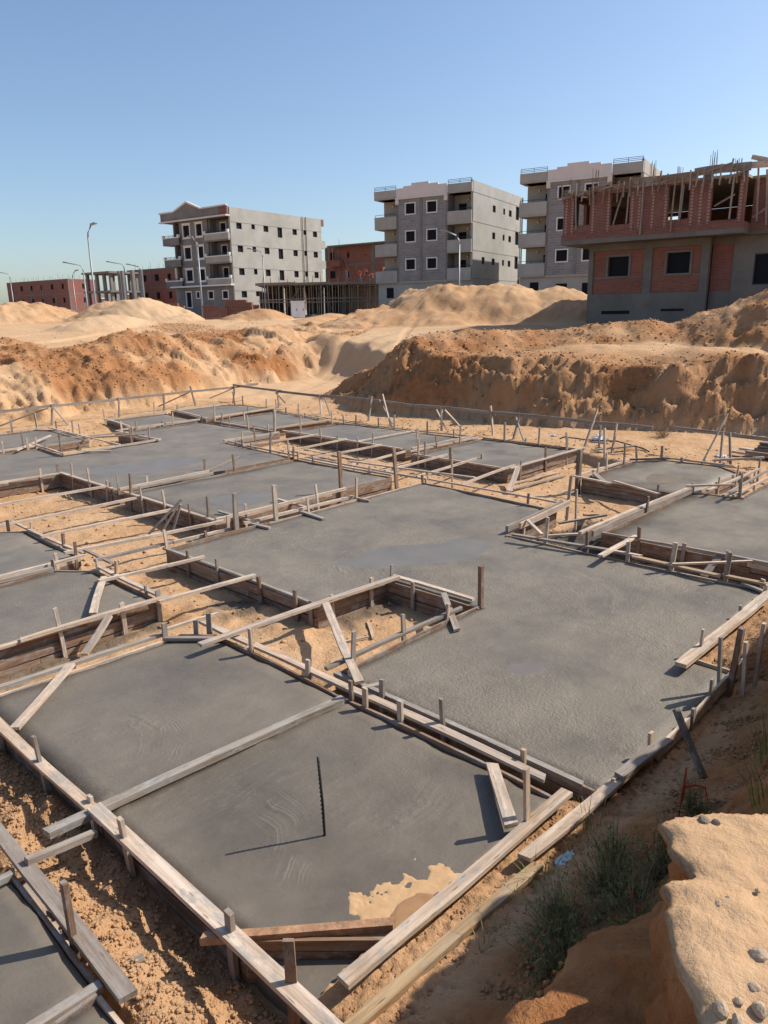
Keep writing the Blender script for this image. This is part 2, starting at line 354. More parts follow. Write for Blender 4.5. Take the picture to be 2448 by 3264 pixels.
# x, y, height, radius x, radius y, rotation, red, pale
HEAPS = [(29.9, 52.0, 1.65, 4.6, 4.6, 0, .0, .65), (25.5, 62.9, 1.55, 8.5, 4.5, .5, .25, .1), (31, 58, 1.6, 5, 4, .3, .15, .15), (15, 64, 1.4, 9, 5, .2, .3, .0), (22.9, 44.4, .75, 4.2, 2.6, .4, .0, .7),
         (43.4, 34.3, 2.2, 5.6, 6.0, .3, .25, .0), (45.4, 31.2, 2.3, 5.4, 5.6, .2, .2, .1), (48.3, 27.9, 2.0, 5.6, 4.6, 0, .1, .25), (39.3, 36.0, .9, 5.5, 4.5, 0, .3, .1), (41.0, 33.0, .9, 4.5, 4.5, 0, .3, .1), (36.5, 24.5, .25, 3.5, 3.0, 0, .3, .1),
         (31.8, 7.4, 2.1, 4.6, 5.4, .2, .8, 0), (33.5, 4.5, 3.0, 6, 5, 0, .8, 0), (36.5, 10.5, .9, 4, 4, 0, .6, 0),
         (23.4, 19.0, .6, 3.0, 2.0, .3, .8, 0), (25.2, 17.2, .78, 3.2, 2.0, -.5, .9, 0), (27.2, 15.4, .7, 3.4, 1.9, -.8, .9, 0), (28.8, 13.2, .72, 3.2, 1.9, -.8, .7, .1), (26.3, 16.3, .62, 7.5, 2.0, -.9, .8, 0), (30.3, 11.2, .5, 3.0, 2.0, -.7, .7, 0),
         (36.9, 47.3, .85, 3.4, 2.4, .2, .45, 0), (42.4, 45.0, .5, 3.2, 2.0, .2, .3, .0), (48, 44, .6, 4, 2.5, .2, .3, .1), (44, 38, .5, 5, 2.0, .7, .2, .2), (38, 42, .35, 5, 1.6, .7, .3, .1),
         (19.0, 33.2, .55, 3.2, 2.2, .1, .9, 0), (12.5, 35.5, .5, 3, 2.0, .4, .5, 0), (23.5, 33.0, .3, 2.5, 1.3, -.4, .6, 0), (6.5, 33.5, .4, 3, 2.2, .2, .5, 0), (27.6, 34.5, .25, 3.5, 1.2, .6, .3, .1)]
def ground_z(X, Y):
    soil = np.zeros(X.shape+(3,))
    warpx = fbm(X, Y, 3.2, 3, 3)*.45; warpy = fbm(X, Y, 2.6, 4, 31)*.7
    dX = X-np.interp(Y, *XF)+warpx*sstep(15, 19, X); dY = Y-np.interp(X, *YF)+warpy
    # pit floor: sunk between the footings, level with their edges outside them
    xu = np.interp(Y, *XU)
    out = np.maximum(X-xu, Y-24.75); out = np.maximum(out, -2.6-X)
    chan = (np.abs(X-10.95) < 1.05) & (Y > 18)
    lvl = np.where(chan, sstep(21.5, 25.0, Y), sstep(-.05, .12, out))
    floor = -.30+lvl*.23
    floor += fbm(X, Y, .55, 4, 5)*.018+fbm(X, Y, .16, 2, 9)*.012+fbm(X, Y, 2.5, 2, 19)*.03
    # spoil thrown into the side trench and the working trench
    tr = sstep(1.2, 1.32, X)*(1-sstep(1.82, 1.95, X))
    floor += tr*(.02*sstep(8, 6, Y)+.12*sstep(4.9, 3.6, Y)*sstep(1.80, 1.58, X+fbm(X, Y, .35, 3, 43)*.12)+.07*np.abs(fbm(X, Y, .22, 3, 41))+.07*sstep(1.62, 1.38, X))
    tr2 = sstep(4.3, 4.45, X)*(1-sstep(5.4, 5.6, X))*sstep(4.8, 5.2, Y)*(1-sstep(9.8, 10.2, Y))
    floor += tr2*.035*ridged(X, Y, .6, 3, 5)
    # banks
    gap = sstep(-.4, .4, np.abs(fbm(X, Y, 7, 2, 88)))
    zl = np.clip((dX+.1)/1.75, 0, 1)*2.0
    dX = dX+(fbm(Y, zl*1.4+X*.15, 1.1, 4, 61)*.32+ridged(Y, zl*1.6+X*.2, .5, 3, 64)*.13+fbm(Y, zl*1.5+X*.3, .22, 3, 66)*.07)*sstep(-.3, .1, dX)*sstep(3.5, 1.5, dX)*sstep(15, 19, X)
    right = 2.0*np.clip((dX+.1)/1.75, 0, 1)-.12*sstep(1.7, 2.6, dX)+.32*sstep(4, 12, dX)
    right += (fbm(X, Y, .5, 4, 62)*.07+fbm(X, Y, .14, 3, 63)*.025)*sstep(.05, .5, dX)*(1-sstep(2.5, 5, dX))
    right = right*(sstep(2.6, 8.2, 26.6-Y+fbm(X, Y, 2.5, 3, 69)*.8)*sstep(8, 5, dX)+sstep(5, 8, dX))*(1+.13*fbm(X, Y, 3.2, 3, 68)*sstep(12, 6, dX))
    zl2 = np.clip(dY/4, 0, 1)*2.0
    dY = dY+(fbm(X, zl2*1.4+Y*.15, 1.4, 4, 71)*.42+ridged(X, zl2*1.5+Y*.2, .7, 3, 74)*.17+fbm(X, zl2*1.5+Y*.3, .25, 3, 76)*.07)*sstep(-.3, .1, dY)*sstep(9, 4, dY)
    left = .8*sstep(0, 1.2, dY)+1.35*np.clip((dY-.8)/5.2, 0, 1)+.3*sstep(6, 14, dY)
    left += (ridged(X, Y, 1.9, 3, 71)*.12+fbm(X, Y, .5, 4, 72)*.09)*sstep(.1, .9, dY)*(1-sstep(6.5, 10, dY))
    left += .28*sstep(.25, .45, ridged(X+Y*.5, Y, 2.4, 1, 75))*sstep(1, 2, dY)*(1-sstep(5, 8, dY))*gap
    bank = np.maximum(np.maximum(right, left), 0)
    far = .65*sstep(34, 60, np.hypot(X, Y))+fbm(X, Y, 9, 3, 13)*.10*sstep(1, 6, np.maximum(dX, dY))
    z = np.where((dX > 0) | (dY > 0), np.maximum(floor, -.07)+bank+far, floor)
    # excavator ramp up out of the pit
    yc = 26.6+.10*(X-21)+.9*np.sin((X-21)*.12)
    m = sstep(3.4, 2.1, np.abs(Y-yc)+fbm(X, Y, 1.5, 3, 17)*.35)*sstep(18.5, 20.0, X)*(1-sstep(31, 36, X))
    zr = -.07+2.3*sstep(19.5, 33, X)+fbm(X, Y, .8, 3, 23)*.035
    zr = zr+.05*np.cos((Y-yc)*3.4)*sstep(2.4, 1.8, np.abs(Y-yc))
    z = z*(1-m)+np.minimum(z+.1, zr)*m
    # wheel ruts on the top
    z = z-.07*sstep(.55, .8, ridged(X*.55-Y*.8, X*.25+Y*.12, 3.2, 1, 99))*sstep(28, 32, np.hypot(X, Y))*(1-sstep(60, 80, np.hypot(X, Y)))
    soil[..., 0] += .9*sstep(-.1, .4, dX)*(1-sstep(3, 6, dX))*(.6+.4*sstep(-.4, .4, fbm(X, Y, 2.0, 3, 51)))*(1-m)
    soil[..., 0] += .85*sstep(.3, 1.2, dY)*(1-sstep(5.5, 9, dY))*sstep(-.1, .5, fbm(X, Y, 3.5, 3, 52)-.12+.7*np.exp(-((X-18)/5.5)**2))*(1-m)
    soil[..., 2] += .5*m+.35*sstep(6, 12, np.maximum(dX, dY))
    zb = z.copy()
    for (hx, hy, hh, rx, ry, ro, rd, pl) in HEAPS:
        c, s = math.cos(ro), math.sin(ro); u = ((X-hx)*c+(Y-hy)*s)/rx; v = (-(X-hx)*s+(Y-hy)*c)/ry
        near = (np.abs(u) < 1.6) & (np.abs(v) < 1.6)
        if not near.any(): continue
        un, vn = u[near], v[near]; xx, yy = X[near], Y[near]
        r = np.sqrt(un*un+vn*vn)*(1+.10*fbm(xx, yy, rx*.6, 3, int(hx*7)))
        prof = np.clip(1-r, 0, 1); prof = np.where(prof > .68, .68+(prof-.68)*.4-.0, prof)/.808; pr = prof*(1+.25*(1-prof))
        k = sstep(0, .12, prof)
        dz = hh*pr*1.0+k*(fbm(xx, yy, .38, 3, 34)*.045*min(1.0, hh)+ridged(xx, yy, .7, 2, 36)*.035*min(1.0, hh)*(1 if pl < .5 else .3)+fbm(xx, yy, .9, 4, 33)*.07*min(1.5, hh)+ridged(xx, yy, 1.3, 2, int(hy))*.035*hh*(1 if rd > .2 else .3))
        z[near] = np.maximum(z[near], zb[near]+dz)+.12*np.minimum(np.maximum(dz, 0), np.maximum(z[near]-zb[near], 0))
        soil[near, 0] = soil[near, 0]*(1-k)+k*rd*(.8+.4*fbm(xx, yy, 1.2, 3, 44)); soil[near, 2] = soil[near, 2]*(1-k)+k*pl
    # damp lean-concrete dirt along the near end of the right-hand pocket and under the slab edges
    damp = sstep(1.5, .9, np.hypot((X-10.7)/1.0, (Y-5.65)/.55)+fbm(X, Y, .5, 3, 55)*.35)
    damp = np.maximum(damp, .85*sstep(1.2, .6, np.hypot((X-5.25)/.35, (Y-7.55)/.35)+fbm(X, Y, .3, 3, 56)*.4))
    damp = np.maximum(damp, .8*sstep(.35, .1, np.abs(Y-6.1)+fbm(X, Y, .3, 3, 57)*.1)*sstep(5.6, 5.8, X)*sstep(6.9, 6.7, X))
    damp = np.maximum(damp, .8*sstep(.22, .06, np.abs(Y-7.78)+fbm(X, Y, .3, 3, 58)*.08)*sstep(2, 2.5, X)*sstep(4.5, 4.2, X))
    damp = np.maximum(damp, .7*sstep(.25, .05, np.abs(X-10.45)+fbm(X, Y, .3, 3, 59)*.08)*sstep(5.2, 5.0, Y))
    soil[..., 1] = damp*(floor < -.2); z = z+soil[..., 1]*np.abs(fbm(X, Y, .14, 3, 77))*.05
    soil[..., 0] += .25*tr
    # the camera-side bank is a finer sheet of its own: keep this one below it
    inb = (X > -1.4) & (X < 12.9) & (Y < 1.75) & (Y > -1.1)
    z = np.where(inb, -.75, z)
    beh = (Y <= -1.1) & (X < 9.5); z = np.where(beh, 1.8, z)
    z = np.where((X < -2.7) & (Y < 24), np.maximum(z, -.07+1.9*sstep(-5, -7.5, X)), z)
    return z, np.clip(soil, 0, 1)
def graded(*segs):
    out = []
    for (a, b, st) in segs: out += list(np.arange(a, b-1e-6, st))
    return np.array(out)
def grow(a, b, s0, g):
    o = []; x = a; s = s0
    while x < b: o.append(x); x += s; s *= g
    return o
gx = np.concatenate([-np.array(grow(4, 600, 1.5, 1.35))[::-1], graded((-3, .8, .15), (.8, 7.2, .05), (7.2, 19, .075), (19, 36, .11), (36, 52, .28)), grow(52, 4000, .6, 1.12)])
gy = np.concatenate([-np.array(grow(3, 600, 1.5, 1.35))[::-1], graded((-2, 1.6, .2), (1.6, 8, .05), (8, 26, .075), (26, 40, .10), (40, 70, .28)), grow(70, 4000, .6, 1.12)])
def sheet(name, gx, gy, fn, mat):
    X, Y = np.meshgrid(gx, gy); Zc, soil = fn(X, Y); return surface(name, X, Y, Zc, soil, mat), X, Y, Zc
def surface(name, X, Y, Zc, soil, mat):
    ny, nx = X.shape; co = np.stack([X, Y, Zc], -1).reshape(-1, 3); idx = np.arange(nx*ny).reshape(ny, nx)
    q = np.stack([idx[:-1, :-1], idx[:-1, 1:], idx[1:, 1:], idx[1:, :-1]], -1).reshape(-1, 4)
    me = bpy.data.meshes.new(name); me.vertices.add(len(co)); me.vertices.foreach_set('co', co.ravel())
    me.loops.add(q.size); me.loops.foreach_set('vertex_index', q.ravel().astype(np.int32))
    me.polygons.add(len(q)); me.polygons.foreach_set('loop_start', np.arange(0, q.size, 4, dtype=np.int32)); me.polygons.foreach_set('loop_total', np.full(len(q), 4, np.int32))
    me.update(); me.polygons.foreach_set('use_smooth', np.ones(len(q), bool))
    ca = me.color_attributes.new('soil', 'FLOAT_COLOR', 'POINT'); c4 = np.ones((len(co), 4), np.float32); c4[:, :3] = soil.reshape(-1, 3); ca.data.foreach_set('color', c4.ravel())
    return add(name, me, mat)
gobj, *_ = sheet('ground', gx, gy, ground_z, 'sand'); tag(gobj, 'sandy ground of the building site with the pit, heaps and ramp', kind='structure')
def gz(x, y): return float(ground_z(np.array([[float(x)]]), np.array([[float(y)]]))[0][0, 0])

# bank on the camera's side of the pit
EY = ([-2, .8, 1.44, 1.75, 1.92, 2.08, 2.36, 2.8, 3.5, 5, 8, 13], [.2, .3, .42, .60, .58, .74, .50, .50, .64, .70, .66, .8])
RY = ([-2, 1.2, 1.57, 1.81, 1.99, 2.29, 2.5, 2.9], [.8, .95, 1.03, 1.12, 1.03, .97, .92, .8])
def bank_profile(x):
    """cross-section of the bank at x: (y, z) from the top down to the boards, two kinds blended"""
    e = np.interp(x, *EY)+.035*float(fbm(x, 3.3, .22, 3, 150))+.012*float(fbm(x, 7.7, .06, 2, 151)); r = np.interp(x, *RY)+.05*float(fbm(x, 1.1, .3, 3, 152)); ft = np.interp(x, [0, 4, 5, 7, 7.3, 13], [2.0, 1.97, 1.84, 1.84, 2.25, 2.25])
    lowz = float(np.interp(x, [1.9, 2.0, 9.3, 9.5], [-.26, -.11, -.11, -.26]))
    A = np.array([(-1.2, 1.84), (e-.6, 1.84), (e-.05, 1.82), (e, 1.79), (e+.015, 1.70), (e+.02, 1.45), (e+.05, 1.25), (e+.12, 1.17), (r-.06, 1.12), (r, 1.07), (r+.03, .95), (r+.09, .45), (1.5, .14), (ft, -.06), (2.42, lowz)])
    B = np.array([(-1.2, 2.42), (e-.6, 2.42), (e-.05, 2.40), (e, 2.36), (e+.015, 2.25), (e+.03, 1.6), (e+.08, 1.1), (e+.3, .75), (max(e+.4, ft-.8), .42), (max(e+.5, ft-.42), .16), (max(e+.55, ft-.2), .02), (ft, -.08), (2.42, lowz)])  # out-of-view bank top raised so its shadow covers the slope
    ye = float(np.interp(x, [4.3, 4.4, 7.0, 7.1], [2.42, 2.02, 2.02, 2.42])); A[-1, 0] = B[-1, 0] = max(ye, ft+.03)
    return A, B, float(sstep(2.45, 3.2, np.array(x)))
def resample(Pl, n):
    d = np.r_[0, np.cumsum(np.hypot(*np.diff(Pl, axis=0).T))]; t_ = np.linspace(0, 1, n)
    t_ = np.where(t_ < .12, t_/.12*.28, .28+(t_-.12)/.88*.72)*d[-1]
    return np.stack([np.interp(t_, d, Pl[:, 0]), np.interp(t_, d, Pl[:, 1])], -1)
NB = 210; bxs = np.concatenate([np.arange(-1.5, 1.2, .06), np.arange(1.2, 5, .016), np.arange(5, 13, .045)])
PR = np.array([(lambda A, B, w: resample(A, NB)*(1-w)+resample(B, NB)*w)(*bank_profile(x)) for x in bxs])   # nx, NB, 2
YB = PR[..., 0].T.copy(); ZB0 = PR[..., 1].T.copy(); XB = np.repeat(bxs[None, :], NB, 0)
ty, tz = np.gradient(YB, axis=0), np.gradient(ZB0, axis=0); ln = np.hypot(ty, tz)+1e-6; ny_, nz_ = -tz/ln, ty/ln
SL = np.cumsum(ln, 0)
cliff = sstep(1.81, 1.7, ZB0)*sstep(-.06, .25, ZB0); topm = sstep(1.76, 1.81, ZB0)*sstep(2.6, 2.3, XB)
disp = cliff*(fbm(XB, SL, .38, 4, 160)*.05+ridged(XB*1.3, SL*.7, .22, 3, 161)*.022+fbm(XB, SL, .06, 3, 162)*.010)
disp -= cliff*sstep(1.05, 1.3, ZB0)*.075
disp += (1-cliff)*(1-topm)*(np.abs(fbm(XB, YB, .10, 3, 163))*.03+(ridged(XB, YB, .4, 3, 168)*.03+fbm(XB, YB, .3, 3, 164)*.02)*sstep(-.06, .1, ZB0)) + topm*(fbm(XB, YB, .3, 4, 165)*.012+fbm(XB, YB, .05, 3, 166)*.005)
YB = YB+np.where(cliff > .5, np.abs(ny_), ny_)*disp; ZBk = ZB0+nz_*disp*(1-cliff*.9)
so = np.zeros(XB.shape+(3,)); so[..., 0] = (1-topm)*(.3+.7*sstep(-.02, .12, ZB0))*(.92+.2*fbm(XB, SL, .25, 3, 167)); so[..., 2] = .4*topm
bobj = surface('earth_bank', XB, YB, ZBk, np.clip(so, 0, 1), 'sand')
tag(bobj, 'crumbling sandy bank dropping into the pit at the camera side', kind='structure')
def bz(x, y):
    A, B, w = bank_profile(x); return float(np.interp(y, A[:, 0], A[:, 1])*(1-w)+np.interp(y, B[:, 0], B[:, 1])*w)
def bank_z(X, Y):
    Z = np.array([[np.interp(y, PR[i, :, 0], PR[i, :, 1]) for i, y in zip(np.clip(np.searchsorted(bxs, X[0]), 0, len(bxs)-1), Y[0])]]); s_ = np.zeros(X.shape+(3,)); s_[..., 0] = .7*sstep(1.75, 1.5, Z); s_[..., 2] = .35*sstep(1.75, 1.8, Z); return Z, s_

# loose clods on the banks and heaps, one uncountable scatter
def clods(name, n, xr, yr, fn, r0, r1, keep, mat, label, seed, red=.6):
    rg = np.random.default_rng(seed)
    base = np.array([(1, 0, 0), (-1, 0, 0), (0, 1, 0), (0, -1, 0), (0, 0, 1), (0, 0, -1)], float)
    F = np.array([(0, 2, 4), (2, 1, 4), (1, 3, 4), (3, 0, 4), (2, 0, 5), (1, 2, 5), (3, 1, 5), (0, 3, 5)])
    xs = rg.uniform(*xr, n); ys = rg.uniform(*yr, n); zs, so = fn(xs[None, :], ys[None, :]); zs = zs[0]
    ok = keep(xs, ys, zs, so[0]); xs, ys, zs = xs[ok], ys[ok], zs[ok]; so = so[0][ok]; m = len(xs)
    r = r0*(r1/r0)**(rg.random(m)**2.2)
    th = rg.uniform(0, 6.28, m); c, s = np.cos(th), np.sin(th)
    V = base[None]*(r[:, None, None])*rg.uniform(.6, 1.25, (m, 6, 3)); V[..., 2] *= .75
    vx = V[..., 0]*c[:, None]-V[..., 1]*s[:, None]; vy = V[..., 0]*s[:, None]+V[..., 1]*c[:, None]
    V = np.stack([vx+xs[:, None], vy+ys[:, None], V[..., 2]+(zs+r*.25)[:, None]], -1).reshape(-1, 3)
    faces = (F[None]+6*np.arange(m)[:, None, None]).reshape(-1, 3)
    me = bpy.data.meshes.new(name); me.vertices.add(len(V)); me.vertices.foreach_set('co', V.ravel()); me.loops.add(faces.size); me.loops.foreach_set('vertex_index', faces.ravel().astype(np.int32))
    me.polygons.add(len(faces)); me.polygons.foreach_set('loop_start', np.arange(0, faces.size, 3, dtype=np.int32)); me.polygons.foreach_set('loop_total', np.full(len(faces), 3, np.int32)); me.update()
    me.polygons.foreach_set('use_smooth', np.ones(len(faces), bool))
    ca = me.color_attributes.new('soil', 'FLOAT_COLOR', 'POINT'); c4 = np.ones((len(V), 4), np.float32); c4[:, :3] = np.repeat(so, 6, 0)*.7; ca.data.foreach_set('color', c4.ravel())
    return tag(add(name, me, mat), label, kind='stuff')
clods('earth_clods', 60000, (2, 34), (5, 45), ground_z, .012, .075, lambda x, y, z, s: (z > .12) & ((s[:, 0] > .3) | (rng.random(len(x)) < .04)), 'sand', 'loose clods of earth strewn over the far banks and heaps', 5)
clods('earth_crumbs', 12000, (1.25, 1.9), (2.0, 6.5), ground_z, .004, .024, lambda x, y, z, s: z > -.6, 'sand', 'crumbs of orange sand lying in the near side trench', 6)
clods('bank_crumbs', 60000, (1.2, 9), (.1, 2.3), bank_z, .003, .024, lambda x, y, z, s: (z < 1.0) | (rng.random(len(x)) < .02), 'sand', 'crumbs and small clods scattered on the near bank', 7)
clods('pit_crumbs', 14000, (4, 19), (4, 24), ground_z, .008, .05, lambda x, y, z, s: (z > -.6) & (rng.random(len(x)) < .6), 'sand', 'sand crumbs scattered over the sunken pit floor', 8)

# ================================================================== poured footings
SLABS = {
 'A': ([(2.52, 2.315), (4.17, 2.27), (4.17, 4.42), (1.95, 4.58), (1.95, 2.93)], 'concrete_near', 'freshly floated grey slab nearest the camera with a lone rebar standing in it'),
 'B': ([(1.95, 4.66), (4.17, 4.48), (4.2, 6.5), (3.95, 6.82), (1.95, 6.95)], 'concrete_near2', 'smooth grey slab with swept float marks just behind the nearest slab'),
 'C': ([(-.5, 7.98), (4.33, 7.92), (4.36, 9.6), (4.0, 10.08), (-.5, 10.12)], 'concrete_mid', 'grey slab at the left edge above the narrow trench with stacked-board side'),
 'D': ([(-.5, 10.42), (4.5, 10.4), (4.56, 12.4), (3.9, 13.0), (-.5, 13.0)], 'concrete_smooth', 'pale smooth slab corner at the left edge beside the planked sand void'),
 'E': ([(5.57, 9.68), (5.52, 6.29), (6.72, 6.24), (6.74, 4.78), (4.47, 4.82), (4.47, 2.1), (5.4, 1.98), (7.0, 1.97), (7.03, 2.42), (9.48, 2.42), (9.43, 6.2), (11.2, 6.36), (11.45, 9.6)], 'concrete_rough', 'largest coarse-textured slab in the middle of the site with a water puddle'),
 'F': ([(6.98, 10.5), (11.42, 10.47), (11.46, 13.58), (7.02, 13.62)], 'concrete_mid', 'grey slab with a pale puddle behind the narrow board-sided gap'),
 'G': ([(3, 16.62), (7.06, 16.62), (7.05, 14.0), (9.3, 13.95), (11.6, 13.9), (11.85, 17.05), (13.75, 17.05), (13.8, 21.2), (10.95, 21.25), (10.87, 18.93), (8.1, 18.9), (8.2, 20.4), (3, 20.3)], 'concrete_smooth', 'long smooth slab running across the back from the left edge'),
 'H': ([(3, 20.75), (8.25, 20.8), (8.3, 21.0), (9.82, 21.0), (9.95, 23.5), (9.5, 24.0), (3, 24.0)], 'concrete_smooth', 'far slab at the left edge behind crossed planks'),
 'I': ([(11.65, 21.52), (13.85, 21.5), (14.25, 24.1), (12.05, 24.1)], 'concrete_smooth', 'small far slab left of the farthest corner slab'),
 'J': ([(14.3, 21.6), (17.55, 22.0), (17.55, 24.1), (17.05, 24.6), (14.85, 24.6)], 'concrete_smooth', 'farthest corner slab under the meeting of the batter boards'),
 'K': ([(14.3, 17.95), (16.45, 17.95), (16.95, 21.2), (14.15, 20.9)], 'concrete_smooth', 'far slab on the right of the back row, next to the farthest corner slab'),
 'L': ([(14.05, 12.35), (16.48, 12.25), (16.38, 17.1), (14.2, 17.2)], 'concrete_smooth', 'far right slab divided by a batten across its top'),
 'M': ([(13.6, 8.95), (16.65, 8.95), (16.6, 11.75), (13.7, 11.8)], 'concrete_smooth', 'square right-hand slab with a tall board side facing the sand passage'),
 'N': ([(13.72, 5.25), (14.3, 5.0), (16.3, 4.98), (16.75, 5.5), (16.75, 6.7), (16.1, 7.18), (13.84, 7.22)], 'concrete_tan', 'pale rounded slab with a brownish puddle near the right edge'),
 'O': ([(10.5, -1.5), (20, -1.5), (20, 4.12), (14.12, 4.16), (14.0, 5.02), (10.47, 5.06)], 'concrete_tan', 'smooth tan slab at the right edge behind the deep dark trench'),
 'P': ([(-2.5, 3.34), (1.2, 3.3), (1.22, 4.42), (-2.5, 4.5)], 'concrete_near2', 'slab strip in the lower left corner with a long post shadow across it'),
 'Q': ([(-2.5, .8), (1.18, .8), (1.18, 3.2), (-2.5, 3.24)], 'concrete_near2', 'slab piece at the very bottom left below the cross batten'),
}
TOP = -.035
PUDDLES = [(7.75, 6.85, 1.0, .46, -.55, 'puddle_water', 'large shallow puddle on the middle of the big slab', 3),
    (8.35, 11.6, .75, .42, -.6, 'puddle_water', 'pale puddle on the slab behind the narrow gap', 8), (9.0, 16.0, 1.2, .7, -.6, 'puddle_water', 'broad wet film on the long back slab', 9),
    (14.75, 6.0, .55, .75, .2, 'puddle_brown', 'brownish puddle on the rounded pale slab', 12), (5.9, 3.55, .26, .15, -.7, 'puddle_water', 'small smooth puddle in the rough near part of the big slab', 15)]
def slab_z(X, Y):
    X = np.asarray(X, float); Y = np.asarray(Y, float)
    flat = 1-.85*np.exp(-(((X-2.8)/.5)**2+((Y-2.55)/.4)**2))
    z = TOP+flat*(fbm(X, Y, 1.6, 3, 201)*.007+fbm(X, Y, .4, 3, 205)*.0035)
    for (cx, cy, rx, ry, ro, *_) in PUDDLES:
        u = (X-cx)*math.cos(ro)+(Y-cy)*math.sin(ro); v = -(X-cx)*math.sin(ro)+(Y-cy)*math.cos(ro)
        z = z-.016*np.exp(-((u/rx)**2+(v/ry)**2)*.9)
    return z
def slab_mesh(poly, cell):
    bm = bmesh.new(); vs = [bm.verts.new((x, y, TOP)) for x, y in poly]; f = bm.faces.new(vs)
    if f.normal.z < 0: f.normal_flip()
    f.normal_update()
    if f.normal.z < 0: f.normal_flip()
    xs = [p[0] for p in poly]; ys = [p[1] for p in poly]
    for ax, lo, hi in ((0, min(xs), max(xs)), (1, min(ys), max(ys))):
        n = int((hi-lo)/cell)
        for i in range(1, n):
            co = [0, 0, 0]; no = [0, 0, 0]; co[ax] = lo+(hi-lo)*i/n; no[ax] = 1
            bmesh.ops.bisect_plane(bm, geom=bm.verts[:]+bm.edges[:]+bm.faces[:], plane_co=co, plane_no=no)
    X = np.array([v.co.x for v in bm.verts]); Y = np.array([v.co.y for v in bm.verts])
    z = slab_z(X, Y)
    de = np.full(len(X), 9.0)
    for i in range(len(poly)):
        ax_, ay_ = poly[i]; bx_, by_ = poly[(i+1) % len(poly)]; ex, ey = bx_-ax_, by_-ay_; l2 = ex*ex+ey*ey
        tt = np.clip(((X-ax_)*ex+(Y-ay_)*ey)/l2, 0, 1); de = np.minimum(de, np.hypot(X-ax_-ex*tt, Y-ay_-ey*tt))
    z = z+np.exp(-de/.09)*(.012*fbm(X, Y, .25, 3, 221)+.004)
    for v, zz in zip(bm.verts, z): v.co.z = zz
    be = [e for e in bm.edges if e.is_boundary]
    r = bmesh.ops.extrude_edge_only(bm, edges=be)
    for g in r['geom']:
        if isinstance(g, bmesh.types.BMVert): g.co.z = -.47
    me = bpy.data.meshes.new('slab'); bmesh.ops.recalc_face_normals(bm, faces=bm.faces); bm.to_mesh(me); bm.free()
    for p in me.polygons: p.use_smooth = abs(p.normal.z) > .5
    return me
for k, (poly, mt, lab) in SLABS.items():
    near = np.mean(np.hypot(*np.array(poly).T))
    o = add('concrete_slab', slab_mesh(poly, .1 if near < 5.6 else .17 if near < 10 else .3), mt); tag(o, lab, 'concrete slab', 'freshly poured footing slabs')

tag(MB().prism([(1.95, 2.33), (2.47, 2.315), (1.95, 2.87)], 2, -.47, -.13).build('concrete_slab', 'concrete_near2'), 'small lower concrete corner between the rusty board and the front plank', 'concrete slab', 'freshly poured footing slabs')
